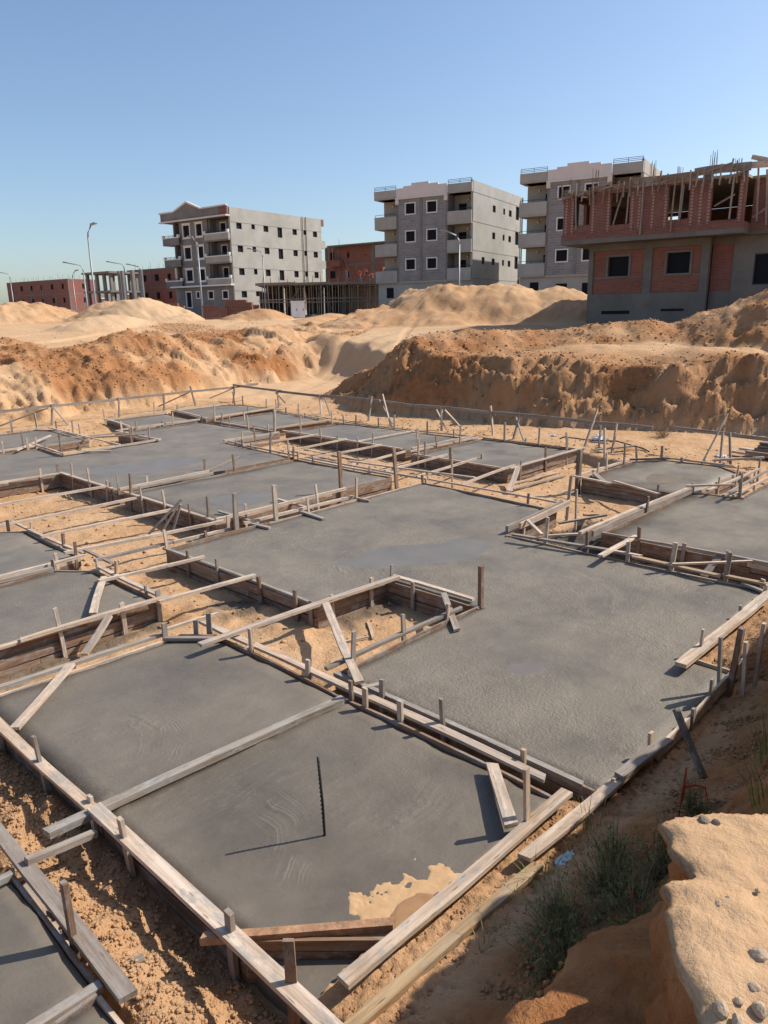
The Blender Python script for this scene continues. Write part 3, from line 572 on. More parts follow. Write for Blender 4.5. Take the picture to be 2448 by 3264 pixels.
# ================================================================== formwork: boards round every footing, stakes, walers
STAKES = [(8.86, 24.23, 0.4), (9.74, 24.22, 0.51), (8.12, 21.3, 0.41), (7.29, 20.46, 0.32), (7.82, 20.7, 0.15), (7.89, 20.42, 0.33), (8.28, 20.7, 0.26), (8.3, 20.08, 0.14), (10.04, 23.43, 0.29), (9.84, 22.15, 0.42), (9.91, 21.58, 0.37), (8.12, 19.02, 0.54), (8.62, 19.02, 0.21), (12.23, 24.57, 0.35), (12.73, 24.74, 0.15), (14.09, 24.54, 0.41), (11.08, 21.24, 0.33), (11.54, 21.39, 0.27), (11.1, 20.23, 0.41), (12.52, 21.71, 0.18), (10.14, 19.05, 0.45), (10.93, 19.29, 0.38), (12.81, 21.14, 0.41), (13.87, 21.34, 0.22), (14.21, 21.19, 0.54), (15.11, 24.47, 0.2), (14.12, 20.4, 0.31), (14.38, 20.04, 0.28), (14.5, 20.48, 0.2), (15.11, 20.57, 0.24), (16.62, 22.32, 0.14), (13.83, 18.54, 0.43), (18.01, 24.99, 0.41), (17.52, 23.9, 0.36), (12.39, 17.22, 0.26), (11.83, 16.22, 0.17), (6.58, 16.62, 0.19), (7.02, 16.59, 0.21), (7.01, 15.95, 0.31), (7.01, 15.08, 0.34), (7.08, 14.42, 0.15), (7.08, 14.2, 0.13), (7.07, 13.88, 0.35), (7.05, 13.39, 0.45), (7.68, 14.24, 0.18), (9.39, 14.39, 0.22), (9.73, 13.69, 0.39), (7.03, 12.84, 0.29), (6.96, 11.99, 0.32), (7.0, 11.17, 0.2), (6.97, 10.64, 0.4), (6.85, 9.82, 0.63), (5.61, 9.76, 0.29), (6.32, 9.78, 0.11), (6.91, 10.04, 0.16), (7.36, 10.4, 0.15), (7.58, 10.54, 0.19), (4.52, 12.8, 0.18), (4.62, 12.46, 0.15), (4.63, 11.06, 0.22), (4.42, 10.16, 0.26), (4.17, 10.58, 0.15), (4.03, 10.16, 0.14), (4.38, 9.59, 0.17), (4.45, 9.17, 0.23), (4.35, 8.23, 0.11), (4.32, 7.68, 0.17), (3.86, 8.0, 0.15), (3.13, 7.99, 0.32), (3.8, 6.87, 0.18), (5.59, 9.09, 0.12), (5.6, 8.29, 0.16), (4.18, 6.8, 0.15), (4.19, 6.59, 0.23), (7.67, 9.69, 0.63), (8.89, 9.94, 0.36), (8.44, 9.63, 0.25), (9.57, 9.62, 0.4), (5.58, 7.33, 0.13), (5.56, 6.61, 0.15), (5.53, 6.35, 0.07), (5.74, 6.32, 0.08), (6.38, 6.28, 0.14), (6.85, 6.27, 0.21), (6.86, 5.76, 0.12), (5.49, 4.83, 0.27), (4.68, 4.82, 0.37), (6.18, 4.79, 0.19), (4.19, 5.03, 0.18), (4.19, 4.36, 0.19), (4.21, 4.19, 0.18), (4.21, 3.78, 0.19), (4.47, 4.2, 0.17), (4.47, 3.46, 0.27), (4.21, 5.89, 0.27), (4.48, 2.68, 0.12), (3.77, 2.3, 0.43), (1.96, 6.43, 0.31), (1.93, 5.47, 0.27), (1.93, 4.71, 0.09), (1.92, 4.16, 0.22), (1.89, 3.02, 0.2), (1.88, 2.44, 0.33), (1.22, 3.62, 0.38), (9.45, 5.54, 0.4), (9.46, 4.84, 0.29), (9.52, 4.21, 0.24), (9.52, 3.63, 0.37), (10.6, 3.81, 0.11), (10.53, 4.45, 0.21), (10.68, 3.19, 0.11), (9.51, 2.93, 0.36), (9.62, 2.5, 0.1), (9.25, 2.37, 0.14), (8.5, 2.4, 0.12), (7.18, 2.44, 0.25), (6.57, 1.75, 0.5), (6.66, 1.7, 0.63), (6.26, 1.87, 0.23), (5.82, 1.96, 0.14), (9.89, 6.22, 0.09), (11.62, 6.36, 0.54), (10.98, 5.82, 0.5), (12.08, 5.21, 0.29), (13.76, 5.57, 0.12), (14.09, 5.16, 0.18), (13.83, 4.15, 0.45), (14.16, 4.16, 0.31), (14.81, 4.27, 0.12), (5.15, 2.04, 0.18), (4.61, 2.06, 0.06), (12.1, 16.61, 0.09), (12.66, 16.7, 0.41), (11.89, 15.72, 0.14), (13.89, 17.31, 0.68), (14.31, 16.51, 0.51), (13.67, 17.52, 0.24), (11.91, 14.97, 0.49), (11.46, 13.87, 0.43), (11.67, 13.75, 0.28), (11.72, 13.54, 0.2), (11.65, 13.0, 0.09), (11.71, 12.05, 0.14), (11.58, 11.13, 0.14), (11.64, 9.81, 0.15), (11.55, 9.47, 0.1), (9.92, 10.53, 0.79), (10.76, 9.69, 0.79), (14.15, 15.57, 0.26), (14.17, 14.9, 0.11), (14.05, 14.04, 0.17), (13.98, 13.54, 0.32), (13.81, 11.3, 0.37), (13.88, 11.54, 0.43), (14.37, 12.1, 0.53), (13.82, 10.5, 0.33), (14.78, 11.57, 0.31), (16.43, 17.57, 0.37), (16.78, 19.23, 0.13), (17.13, 20.09, 0.35), (17.18, 21.1, 0.44), (17.53, 22.52, 0.31), (16.88, 20.45, 0.21), (16.77, 18.3, 0.09), (16.44, 16.97, 0.27), (16.56, 16.53, 0.29), (16.48, 15.56, 0.31), (16.58, 14.91, 0.43), (16.62, 13.64, 0.35), (16.35, 12.64, 0.21), (15.63, 11.55, 0.48), (16.67, 11.09, 0.5), (16.63, 10.03, 0.47), (16.17, 9.11, 0.5), (16.52, 10.45, 0.14), (16.69, 9.18, 0.28), (14.42, 10.22, 0.08), (15.17, 9.03, 0.28), (14.05, 9.0, 0.15), (15.75, 7.22, 0.47), (14.96, 7.26, 0.36), (14.44, 7.37, 0.23), (16.53, 7.26, 0.26), (16.73, 6.79, 0.32), (16.67, 5.45, 0.1), (16.61, 6.32, 0.1), (16.08, 4.75, 0.21), (17.05, 4.77, 0.21), (15.1, 4.85, 0.11), (11.48, 6.98, 0.19), (12.26, 9.43, 0.52)]
def area(p): return sum(p[i][0]*p[(i+1) % len(p)][1]-p[(i+1) % len(p)][0]*p[i][1] for i in range(len(p)))
FLAB = {
 'A': 'board formwork round the nearest slab, with a smeared long beam and a rusty corner board', 'B': 'board formwork on the left and back of the slab behind the nearest one',
 'C': 'stacked plank formwork with tall stakes along the narrow trench at the left', 'D': 'plank formwork edging the pale slab at the left, with a chamfered corner',
 'E': 'long board formwork with stakes and caps round the large central slab', 'F': 'board formwork along the narrow gap around the slab with the pale puddle',
 'G': 'board formwork round the long back slab and the deep planked sand void', 'H': 'plank formwork of the far left slab with crossing stakes',
 'I': 'board formwork of the small far slab left of the farthest corner', 'J': 'plank formwork round the farthest corner slab',
 'K': 'board formwork of the far slab right of the back row', 'L': 'board formwork with stakes round the far right slab split by a batten',
 'M': 'tall board formwork of the square slab facing the sand passage', 'N': 'board formwork of the rounded pale slab with a dark timber at its corner',
 'O': 'dark deep board formwork of the tan slab at the right edge', 'P': 'plank formwork along the side trench in the lower left corner', 'Q': 'short form boards round the bottom left slab piece'}
FORM = {}; EDGES = []
for k, (poly, mt, lab) in SLABS.items():
    cx = sum(p[0] for p in poly)/len(poly); cy = sum(p[1] for p in poly)/len(poly)
    FORM[k] = tag(empty('formwork'), FLAB[k], 'formwork', 'timber formwork of the footings')
    if area(poly) < 0: poly = poly[::-1]
    for i in range(len(poly)):
        a = Vector((*poly[i], 0)); b = Vector((*poly[(i+1) % len(poly)], 0)); d = (b-a)
        if min(a.x, b.x) < -.3 and abs(d.x) < .01: continue
        if a.x > 19 and b.x > 19 or (a.y < -1 and b.y < -1): continue
        L = d.length; d.normalize(); n = Vector((d.y, -d.x, 0)); mid = (a+b)/2
        EDGES.append((k, a, b, n))
        facing = n.dot(-mid) > 0
        rows = 4 if facing else 2
        hh = .076; mtl = 'timber_form_shaded'
        for r in range(rows):
            x = -.02; ztop = .0-r*hh+random.uniform(-.004, .004)
            first = True
            while x < L:
                l = min(random.uniform(1.7, 3.4), L+.02-x)
                if L+.02-x-l < .4: l = L+.02-x
                if l < .06: break
                off = .016+random.uniform(0, .008)
                p0 = a+d*x+n*off; p1 = a+d*(x+l-.004)+n*off
                p0.z = ztop-hh/2+random.uniform(-.005, .005); p1.z = ztop-hh/2+random.uniform(-.005, .005)
                m_ = mtl if r or random.random() < .55 else random.choice(['timber', 'timber_grey'])
                board('board', p0, p1, hh-.005, .024, m_, FORM[k], side=(0, 0, 1))
                x += l
def nearest(x, y):
    best = None
    for (k, a, b, n) in EDGES:
        p = Vector((x, y, 0)); d = b-a; t = max(0, min(1, (p-a).dot(d)/d.length_squared)); q = a+d*t; e = (p-q).length
        if best is None or e < best[0]: best = (e, k, q, n, d.normalized())
    return best
for (x, y, h) in STAKES:
    e, k, q, n, d = nearest(x, y)
    p = Vector((x, y, 0))
    if e < .3: p = q+n*.052
    wd = .075 if h > .58 else random.choice([.04, .045, .05, .055]); th = .045 if h > .58 else random.choice([.024, .028, .032])
    lean = Vector((random.uniform(-1, 1), random.uniform(-1, 1), 0))*.085*(h+.4)
    board('stake', (p.x, p.y, -.45), (p.x+lean.x, p.y+lean.y, h), wd, th, random.choice(['timber', 'timber', 'timber_form_shaded', 'timber_grey']), FORM[k], side=d)
# walers and caps nailed along the forms: owner, p0, p1, width, thickness, material
CAPS = [
 ('B', (1.885, 6.75, .03), (1.875, 4.42, .03), .088, .03, 'timber'), ('A', (1.87, 4.60, .062), (1.84, 1.75, .055), .098, .034, 'timber'),
 ('A', (1.54, 4.62, .03), (4.16, 4.44, .0), .078, .05, 'timber_smeared'),
 ('A', (2.08, 2.29, .035), (4.26, 2.22, .035), .085, .032, 'timber'), ('A', (4.30, 4.55, .035), (4.29, 2.42, .035), .082, .03, 'timber'),
 ('A', (1.93, 2.12, -.03), (3.55, 2.02, -.03), .075, .04, 'timber_yellow'), ('A', (3.5, 2.09, .02), (4.85, 1.99, .035), .085, .03, 'timber'),
 ('A', (1.76, 3.10, .012), (2.56, 2.36, .012), .055, .045, 'rust_board'),
 ('E', (5.2, 1.945, .015), (6.36, 1.93, .02), .026, .12, 'timber'), ('E', (6.3, 1.92, .05), (7.15, 1.905, .09), .026, .13, 'timber'),
 ('E', (4.62, 2.0, .07), (5.32, 1.93, .075), .088, .036, 'timber_grey'), ('E', (4.46, 4.85, .0), (4.45, 2.2, .0), .05, .04, 'timber_smeared'),
 ('E', (4.30, 6.95, .035), (4.29, 5.98, .035), .08, .03, 'timber'), ('E', (4.29, 5.92, .04), (4.29, 4.5, .04), .082, .032, 'timber'),
 ('E', (6.68, 2.37, .06), (9.3, 2.30, .055), .11, .04, 'timber'), ('E', (6.85, 6.26, .02), (6.86, 4.95, .02), .07, .028, 'timber'),
 ('E', (5.55, 9.78, .0), (5.52, 6.2, .005), .05, .03, 'timber_smeared'), ('E', (9.52, 4.5, .07), (9.56, 4.05, .07), .06, .03, 'timber'),
 ('E', (9.5, 4.15, .06), (9.47, 2.95, .06), .075, .03, 'timber_yellow'), ('E', (9.52, 2.95, .06), (9.56, 1.9, .06), .075, .03, 'timber_yellow'),
 ('E', (9.28, 5.98, .08), (9.56, 4.5, .06), .07, .03, 'timber_grey'), ('E', (9.55, 6.26, .05), (11.55, 6.42, .05), .05, .1, 'timber_grey'),
 ('E', (9.74, 6.14, .08), (11.5, 6.24, .1), .03, .1, 'timber'), ('E', (11.6, 9.7, .05), (11.55, 6.45, .05), .04, .03, 'timber'),
 ('E', (4.40, 4.93, .05), (6.5, 4.85, .05), .05, .035, 'timber_grey'),
 ('F', (6.9, 10.36, .05), (9.9, 10.28, .05), .055, .05, 'timber'), ('E', (7.11, 9.87, .03), (9.6, 9.76, .03), .05, .05, 'timber'), ('E', (5.75, 9.84, .03), (6.78, 9.78, .03), .055, .045, 'timber'),
 ('F', (6.99, 13.62, .03), (6.9, 10.3, .03), .07, .028, 'timber'), ('G', (7.02, 16.55, .03), (6.98, 13.95, .03), .07, .028, 'timber'),
 ('G', (6.98, 13.82, .05), (9.27, 13.93, .05), .05, .05, 'timber'), ('F', (7.16, 13.67, .04), (9.12, 13.68, .04), .05, .05, 'timber_grey'), ('G', (9.2, 13.93, .05), (9.9, 13.72, .28), .05, .045, 'timber'),
 ('G', (3.0, 16.5, .03), (6.95, 16.5, .03), .06, .03, 'timber'),
 ('C', (.5, 7.96, .05), (3.2, 7.86, .05), .075, .03, 'timber'), ('C', (2.66, 7.85, .08), (4.4, 7.77, .08), .06, .035, 'timber'), ('C', (4.44, 9.65, .04), (4.41, 7.75, .04), .07, .028, 'timber'),
 ('B', (1.2, 7.08, .03), (3.81, 6.92, .03), .06, .035, 'timber_smeared'), ('D', (.3, 10.3, .05), (4.52, 10.22, .05), .06, .04, 'timber'), ('C', (.3, 10.18, .02), (4.0, 10.12, .02), .05, .04, 'timber_grey'),
 ('D', (4.62, 13.1, .03), (4.6, 10.4, .03), .055, .028, 'timber'), ('D', (4.66, 10.6, .05), (4.62, 9.6, .05), .05, .028, 'timber_grey'),
 ('G', (11.9, 17.15, .04), (13.8, 17.05, .04), .05, .05, 'timber'), ('G', (11.95, 17.0, .03), (11.7, 13.85, .03), .05, .04, 'timber'), ('L', (14.12, 17.3, .03), (13.98, 12.4, .03), .06, .028, 'timber'),
 ('E', (11.72, 13.4, .03), (11.62, 9.6, .03), .045, .04, 'timber'), ('F', (11.56, 13.6, .02), (11.5, 10.5, .02), .04, .04, 'timber'),
 ('L', (14.0, 14.15, .02), (16.45, 14.1, .03), .05, .03, 'timber'), ('L', (14.1, 12.15, .05), (16.5, 12.05, .05), .05, .04, 'timber'), ('M', (13.8, 11.95, .04), (16.6, 11.88, .04), .05, .04, 'timber'),
 ('M', (13.6, 8.87, .03), (16.95, 8.87, .03), .07, .028, 'timber'), ('M', (13.62, 11.7, .03), (13.55, 9.0, .03), .06, .028, 'timber'),
 ('M', (16.72, 11.8, .0), (16.75, 8.9, .0), .06, .03, 'timber_dark'), ('L', (16.5, 17.1, .03), (16.62, 12.3, .03), .05, .035, 'timber'),
 ('K', (14.3, 17.85, .04), (16.7, 17.82, .04), .05, .05, 'timber'), ('K', (13.98, 20.2, .04), (13.82, 17.3, .04), .06, .04, 'timber'), ('K', (16.55, 18.1, .03), (17.1, 21.3, .03), .05, .03, 'timber'),
 ('J', (14.5, 21.45, .05), (18.2, 21.95, .05), .05, .05, 'timber'), ('J', (14.9, 24.7, .04), (17.1, 24.72, .04), .05, .04, 'timber'), ('J', (14.9, 24.6, .05), (14.2, 21.3, .05), .06, .03, 'timber'),
 ('I', (11.0, 21.4, .05), (13.95, 21.4, .05), .05, .05, 'timber'), ('I', (12.1, 24.5, .04), (11.55, 21.3, .04), .06, .028, 'timber'), ('I', (12.0, 24.2, .03), (14.4, 24.25, .03), .05, .04, 'timber'),
 ('H', (7.0, 24.1, .03), (10.0, 24.1, .03), .05, .04, 'timber'), ('H', (7.0, 20.55, .04), (8.3, 20.7, .04), .05, .05, 'timber'), ('H', (9.92, 23.8, .05), (9.7, 18.85, .05), .055, .03, 'timber'),
 ('G', (8.12, 18.82, .03), (10.95, 18.87, .03), .055, .05, 'timber'), ('G', (8.22, 20.7, .05), (8.1, 18.9, .05), .055, .03, 'timber'), ('G', (10.93, 21.4, .05), (10.85, 18.8, .05), .055, .03, 'timber'),
 ('N', (13.85, 7.33, .05), (16.0, 7.24, .05), .05, .045, 'timber'), ('N', (16.85, 6.8, .03), (16.8, 5.2, .03), .05, .04, 'timber'), ('N', (16.2, 7.3, .02), (16.9, 6.6, .02), .05, .04, 'timber_dark'),
 ('O', (9.96, 5.2, .1), (13.8, 5.06, .1), .06, .035, 'timber'), ('O', (10.2, 5.12, .04), (14.0, 5.02, .04), .04, .1, 'timber_grey'), ('O', (10.40, 5.05, .02), (10.47, 1.2, .02), .05, .03, 'timber_grey'),
 ('O', (13.9, 4.72, .1), (16.45, 4.6, .1), .06, .035, 'timber'), ('O', (13.66, 4.36, .1), (16.4, 4.42, .1), .05, .035, 'timber_grey'), ('O', (13.97, 4.28, .05), (17.5, 4.22, .05), .05, .04, 'timber'),
 ('P', (1.33, 5.2, .035), (1.285, 3.05, .035), .09, .035, 'timber_grey'), ('P', (1.28, 4.4, -.1), (1.255, 3.7, -.1), .06, .03, 'timber'), ('P', (.2, 4.5, .0), (1.26, 4.44, .0), .05, .04, 'timber_smeared'),
 ('Q', (.2, 3.3, -.01), (1.24, 3.26, -.01), .06, .05, 'timber_smeared'),
]
for (k, p0, p1, w, t_, m_) in CAPS: board('waler', p0, p1, w, t_, m_, FORM[k], jag=1.5)
# ================================================================== loose planks (each a thing)
PLANKS = [
 ((3.6, 14.5, .055), (6.95, 14.28, .055), .05, .045, 'timber', 'farthest batten laid across the big planked sand void at the left'),
 ((3.9, 12.9, .055), (6.93, 12.88, .055), .05, .045, 'timber', 'second farthest batten across the big planked sand void'),
 ((4.5, 11.66, .055), (6.92, 11.52, .055), .05, .045, 'timber', 'batten across the big sand void passing under the leaning sticks'),
 ((4.37, 10.54, .06), (6.92, 10.16, .06), .05, .045, 'timber', 'batten across the sand void with a stake at its middle'),
 ((4.5, 9.86, .06), (5.7, 9.78, .06), .055, .04, 'timber_grey', 'short batten continuing the central slab edge across the trench'),
 ((4.13, 9.02, .055), (5.62, 8.80, .055), .05, .04, 'timber', 'batten across the sand trench left of the central slab, farther one'),
 ((4.25, 7.74, .06), (5.6, 7.60, .06), .05, .04, 'timber', 'batten across the sand trench left of the central slab, nearer one'),
 ((3.86, 6.26, .09), (6.78, 6.10, .06), .085, .035, 'timber', 'long pale plank crossing the trench to the square sand pocket'),
 ((5.53, 6.14, .07), (4.38, 4.44, .075), .085, .03, 'timber', 'paint-stained plank lying diagonally over the square sand pocket'),
 ((11.7, 16.05, .055), (14.15, 15.76, .055), .05, .045, 'timber', 'first batten from the back across the right-hand sand void'),
 ((11.75, 14.43, .055), (14.1, 14.55, .055), .05, .045, 'timber', 'second batten from the back across the right-hand sand void'),
 ((11.7, 13.25, .055), (14.0, 13.12, .055), .05, .045, 'timber', 'third batten from the back across the right-hand sand void'),
 ((11.6, 11.8, .055), (13.65, 12.0, .055), .05, .045, 'timber', 'fourth batten from the back across the right-hand sand void'),
 ((11.6, 10.8, .055), (13.95, 10.92, .055), .05, .045, 'timber', 'fifth batten from the back across the right-hand sand void'),
 ((11.6, 9.88, .055), (13.98, 10.07, .055), .05, .045, 'timber', 'sixth batten from the back across the right-hand sand void'),
 ((11.6, 8.68, .055), (13.86, 8.93, .055), .05, .045, 'timber', 'nearest batten across the right-hand sand void, ending on the square slab'),
 ((11.78, 12.1, .1), (12.12, 8.75, .1), .06, .03, 'timber', 'long plank lying lengthwise over the right-hand battens'),
 ((13.62, 8.68, .08), (12.75, 8.33, -0.25), .1, .03, 'timber', 'wide plank leaning from the square slab corner down into the sand'),
 ((13.46, 8.71, -0.27), (15.18, 8.55, -0.27), .07, .025, 'timber', 'farther of two loose planks lying on the sand passage'),
 ((13.07, 8.43, -0.27), (14.92, 8.24, -0.27), .07, .025, 'timber_grey', 'nearer of two loose planks lying on the sand passage'),
 ((13.5, 15.6, -0.26), (13.3, 13.3, -0.26), .08, .025, 'timber', 'plank lying on the sand inside the right-hand void, nearer the slabs'),
 ((13.1, 15.9, -0.26), (12.9, 13.7, -0.26), .08, .025, 'timber_grey', 'plank lying on the sand inside the right-hand void, mid floor'),
 ((13.6, 7.36, .075), (13.44, 6.42, .075), .06, .03, 'timber', 'short plank jutting past the dark post at the rounded pale slab'),
 ((13.72, 6.48, .06), (12.95, 5.25, .13), .06, .03, 'timber', 'slanting plank from the rounded slab down to the long form edge'),
 ((14.28, 7.2, .03), (13.48, 6.5, .03), .1, .03, 'timber_grey', 'wide board across the left corner of the rounded pale slab'),
 ((13.9, 5.12, .13), (14.5, 4.45, .14), .05, .03, 'timber', 'thin lath bridging the two right-hand form ends'),
 ((10.46, 5.85, .02), (10.99, 5.30, .14), .05, .03, 'timber_grey', 'batten propped over the muddy pocket at the right'),
 ((12.0, 6.18, -0.23), (10.9, 5.42, .14), .09, .03, 'timber_grey', 'grey board sloping out of the mud in the right pocket'),
 ((9.11, 4.43, .11), (10.55, 4.57, .03), .08, .03, 'timber', 'plank with a pointed end crossing the edge of the big slab at the right trench'),
 ((9.92, 6.12, .14), (9.66, 5.68, .04), .05, .03, 'timber', 'short diagonal brace at the sharp right corner of the big slab form'),
 ((9.67, 5.64, .03), (10.2, 5.2, .03), .05, .03, 'timber', 'lath lying over the muddy pocket near the sharp form corner'),
 ((10.05, 3.36, -.2), (10.49, 3.28, .02), .1, .025, 'timber_grey', 'broad board end leaning inside the dark right-hand trench'),
 ((9.42, 3.56, .1), (10.35, 2.83, .06), .04, .025, 'timber', 'thin lath lying across the dark right-hand trench'),
 ((9.5, 2.7, .02), (9.4, 2.42, .005), .05, .03, 'timber_smeared', 'smeared short offcut at the far right corner of the big slab'),
 ((7.33, 10.91, .02), (7.6, 10.1, -.12), .07, .03, 'timber_grey', 'crossing plank over the narrow gap, left one'),
 ((8.55, 10.8, .03), (8.8, 10.0, -.1), .07, .03, 'timber', 'crossing plank over the narrow gap, right one'),
 ((7.25, 9.85, .0), (7.3, 9.42, -.01), .07, .035, 'timber_smeared', 'concrete-caked plank end on the big slab edge, left one'),
 ((8.28, 9.75, .01), (8.24, 9.12, -.01), .07, .035, 'timber_smeared', 'concrete-caked plank end on the big slab edge, middle one'),
 ((9.62, 9.75, .01), (9.66, 9.4, -.01), .06, .03, 'timber_smeared', 'concrete-caked plank end on the big slab edge, small right one'),
 ((1.93, 6.17, .02), (2.78, 6.9, .07), .085, .03, 'timber', 'weathered plank lying diagonally over the left corner of the second slab'),
 ((3.15, 7.45, -.15), (3.62, 7.72, .1), .08, .03, 'timber', 'plank leaning on the stacked-board wall of the narrow trench'),
 ((4.3, 9.2, .03), (3.55, 8.0, .06), .085, .025, 'timber', 'weathered board across the near right corner of the left slab'),
 ((3.80, 6.86, .0), (4.22, 6.37, .0), .06, .035, 'timber_grey', 'short board closing the far right corner of the second slab'),
 ((3.85, 6.92, .07), (4.5, 6.86, .07), .035, .035, 'timber', 'short stick resting on stakes by the second slab corner'),
 ((4.16, 2.80, .05), (3.66, 2.30, .06), .09, .032, 'timber', 'paint-marked board across the right corner of the nearest slab'),
 ((4.42, 4.44, .0), (4.6, 4.36, .0), .06, .04, 'timber_smeared', 'caked offcut at the corner of the square sand pocket'),
 ((6.72, 5.3, .05), (6.05, 4.58, .0), .075, .03, 'timber_smeared', 'caked plank end sticking onto the big slab by the sand pocket'),
 ((1.34, 4.40, .07), (1.78, 4.42, .0), .055, .04, 'timber_grey', 'short grey batten bridging the near side trench'),
 ((1.28, 3.37, -.1), (1.52, 3.33, -.1), .055, .04, 'timber_grey', 'batten end poking out under the beam of the near side trench'),
 ((6.27, 11.5, -0.27), (6.83, 11.27, .27), .05, .03, 'timber_grey', 'leftmost of the sticks leaning together against the void wall'),
 ((6.42, 11.35, -0.27), (6.76, 11.2, .25), .04, .03, 'timber', 'middle one of the sticks leaning together against the void wall'),
 ((6.62, 11.3, -0.27), (6.72, 11.12, .24), .05, .03, 'timber_grey', 'rightmost of the sticks leaning together against the void wall'),
 ((9.0, 21.2, .06), (11.0, 20.75, .06), .05, .04, 'timber', 'thin batten across the far sand channel, farther one'),
 ((9.75, 20.6, .07), (11.0, 19.86, .07), .05, .04, 'timber', 'thin batten across the far sand channel, nearer one'),
 ((7.5, 20.2, .06), (9.1, 21.8, .1), .06, .035, 'timber', 'plank lying diagonally on the far left slab'),
 ((8.7, 18.75, .03), (9.2, 18.45, .0), .08, .03, 'timber', 'loose board end on the edge of the long back slab'),
 ((17.1, 5.75, .05), (17.7, 4.87, .12), .06, .05, 'timber', 'round-ended batten in front of the timber stack'),
 ((16.9, 8.6, .0), (17.9, 8.0, .02), .09, .03, 'timber_grey', 'flat board lying on the sand behind the batter board'),
 ((6.0, 5.9, -0.27), (5.72, 5.55, -0.27), .035, .025, 'timber', 'lighter offcut lying in the square sand pocket'),
 ((5.7, 5.62, -0.27), (5.38, 5.75, -0.27), .02, .02, 'timber', 'thin peg lying in the square sand pocket'),
 ((6.35, 5.15, -0.26), (6.15, 5.05, -0.26), .05, .03, 'timber_smeared', 'caked offcut under the edge of the square sand pocket'),
]
for (p0, p1, w, t_, m_, lab) in PLANKS:
    tag(board('plank', p0, p1, w, t_, m_, jag=1.5), lab, 'plank', 'loose planks and battens on the forms')
# posts that stand on their own
for (x, y, z0, z1, w, t_, m_, dx, dy, lab) in [
    (6.80, 4.80, -.42, .50, .055, .05, 'timber_form_shaded', .0, .0, 'tall reddish post standing at the inner corner of the big slab'),
    (13.75, 7.3, -.42, .60, .10, .08, 'timber_dark', .03, .0, 'thick dark post at the corner of the rounded pale slab'),
    (6.62, 1.76, -.15, .52, .042, .03, 'timber', -.03, .02, 'shorter of two tall stakes outside the near right form'),
    (6.80, 1.72, -.15, .66, .045, .03, 'timber', -.02, -.02, 'taller of two tall stakes outside the near right form'),
    (4.75, 1.45, .25, .55, .05, .03, 'timber_dark', .25, .32, 'dark stick leaning on the shaded bank slope')]:
    tag(board('post', (x, y, z0), (x+dx, y+dy, z1), w, t_, m_, side=(1, 0, 0)), lab, 'post')

# lone rebar in the nearest slab
mb = MB().tube([(2.84, 3.255, -.2), (2.838, 3.262, .2), (2.83, 3.28, .565)], .009, 8)
for i in range(18):
    z = -.03+i*.033; mb.tube([(2.839-.001*i*.5, 3.258+.0012*i, z), (2.839-.001*i*.5, 3.258+.0012*i, z+.006)], .0108, 8)
tag(mb.build('rebar', 'rebar_dark', smooth=True), 'single dark steel rebar standing upright in the nearest slab', 'rebar')

# ------------------------------------------------------------------ batter boards round the pit
def batter(lab, rails, posts, braces):
    root = tag(empty('batter_board', (rails[0][0][0], rails[0][0][1], 0)), lab, 'batter board', 'batter boards round the pit')
    mi = Matrix.Translation((-root.location.x, -root.location.y, 0))
    def b(n, p0, p1, w, t_, side, m_='timber_grey'):
        o = board(n, p0, p1, w, t_, m_, root, side, 1.0); o.matrix_basis = mi @ o.matrix_basis
    for (p0, p1) in rails: b('rail', p0, p1, .085, .035, (0, 0, 1))
    for (x, y, x1, y1, z1) in posts: b('post', (x, y, gz(x, y)-.1), (x1, y1, z1), .06, .045, (1, 0, 0), random.choice(['timber', 'timber_grey']))
    for (p0, p1) in braces: b('brace', p0, p1, .05, .03, (1, 0, 0), random.choice(['timber', 'timber_grey']))
batter('long weathered batter board along the left end of the pit',
       [((2, 25.1, .56), (7.2, 25.25, .57), ), ((7.1, 25.2, .55), (10.9, 25.3, .56)), ((10.7, 25.27, .55), (13.3, 25.35, .55)), ((13.1, 25.33, .55), (16.4, 25.5, .55)), ((16.2, 25.48, .54), (19.7, 25.6, .56))],
       [(10.6, 25.2, 10.75, 25.27, .62), (13.1, 25.3, 13.18, 25.32, .60), (16.5, 25.5, 16.3, 25.5, .75), (18.3, 25.55, 18.4, 25.5, .6), (7.2, 25.2, 7.2, 25.2, .6), (15.0, 25.4, 15.05, 25.4, .55)],
       [((9.2, 25.9, 0), (10.6, 25.25, .5)), ((15.3, 26.3, 0), (16.2, 25.5, .5)), ((10.9, 24.6, -.05), (10.75, 25.2, .5)), ((17.6, 26.2, .1), (18.4, 25.55, .5))])
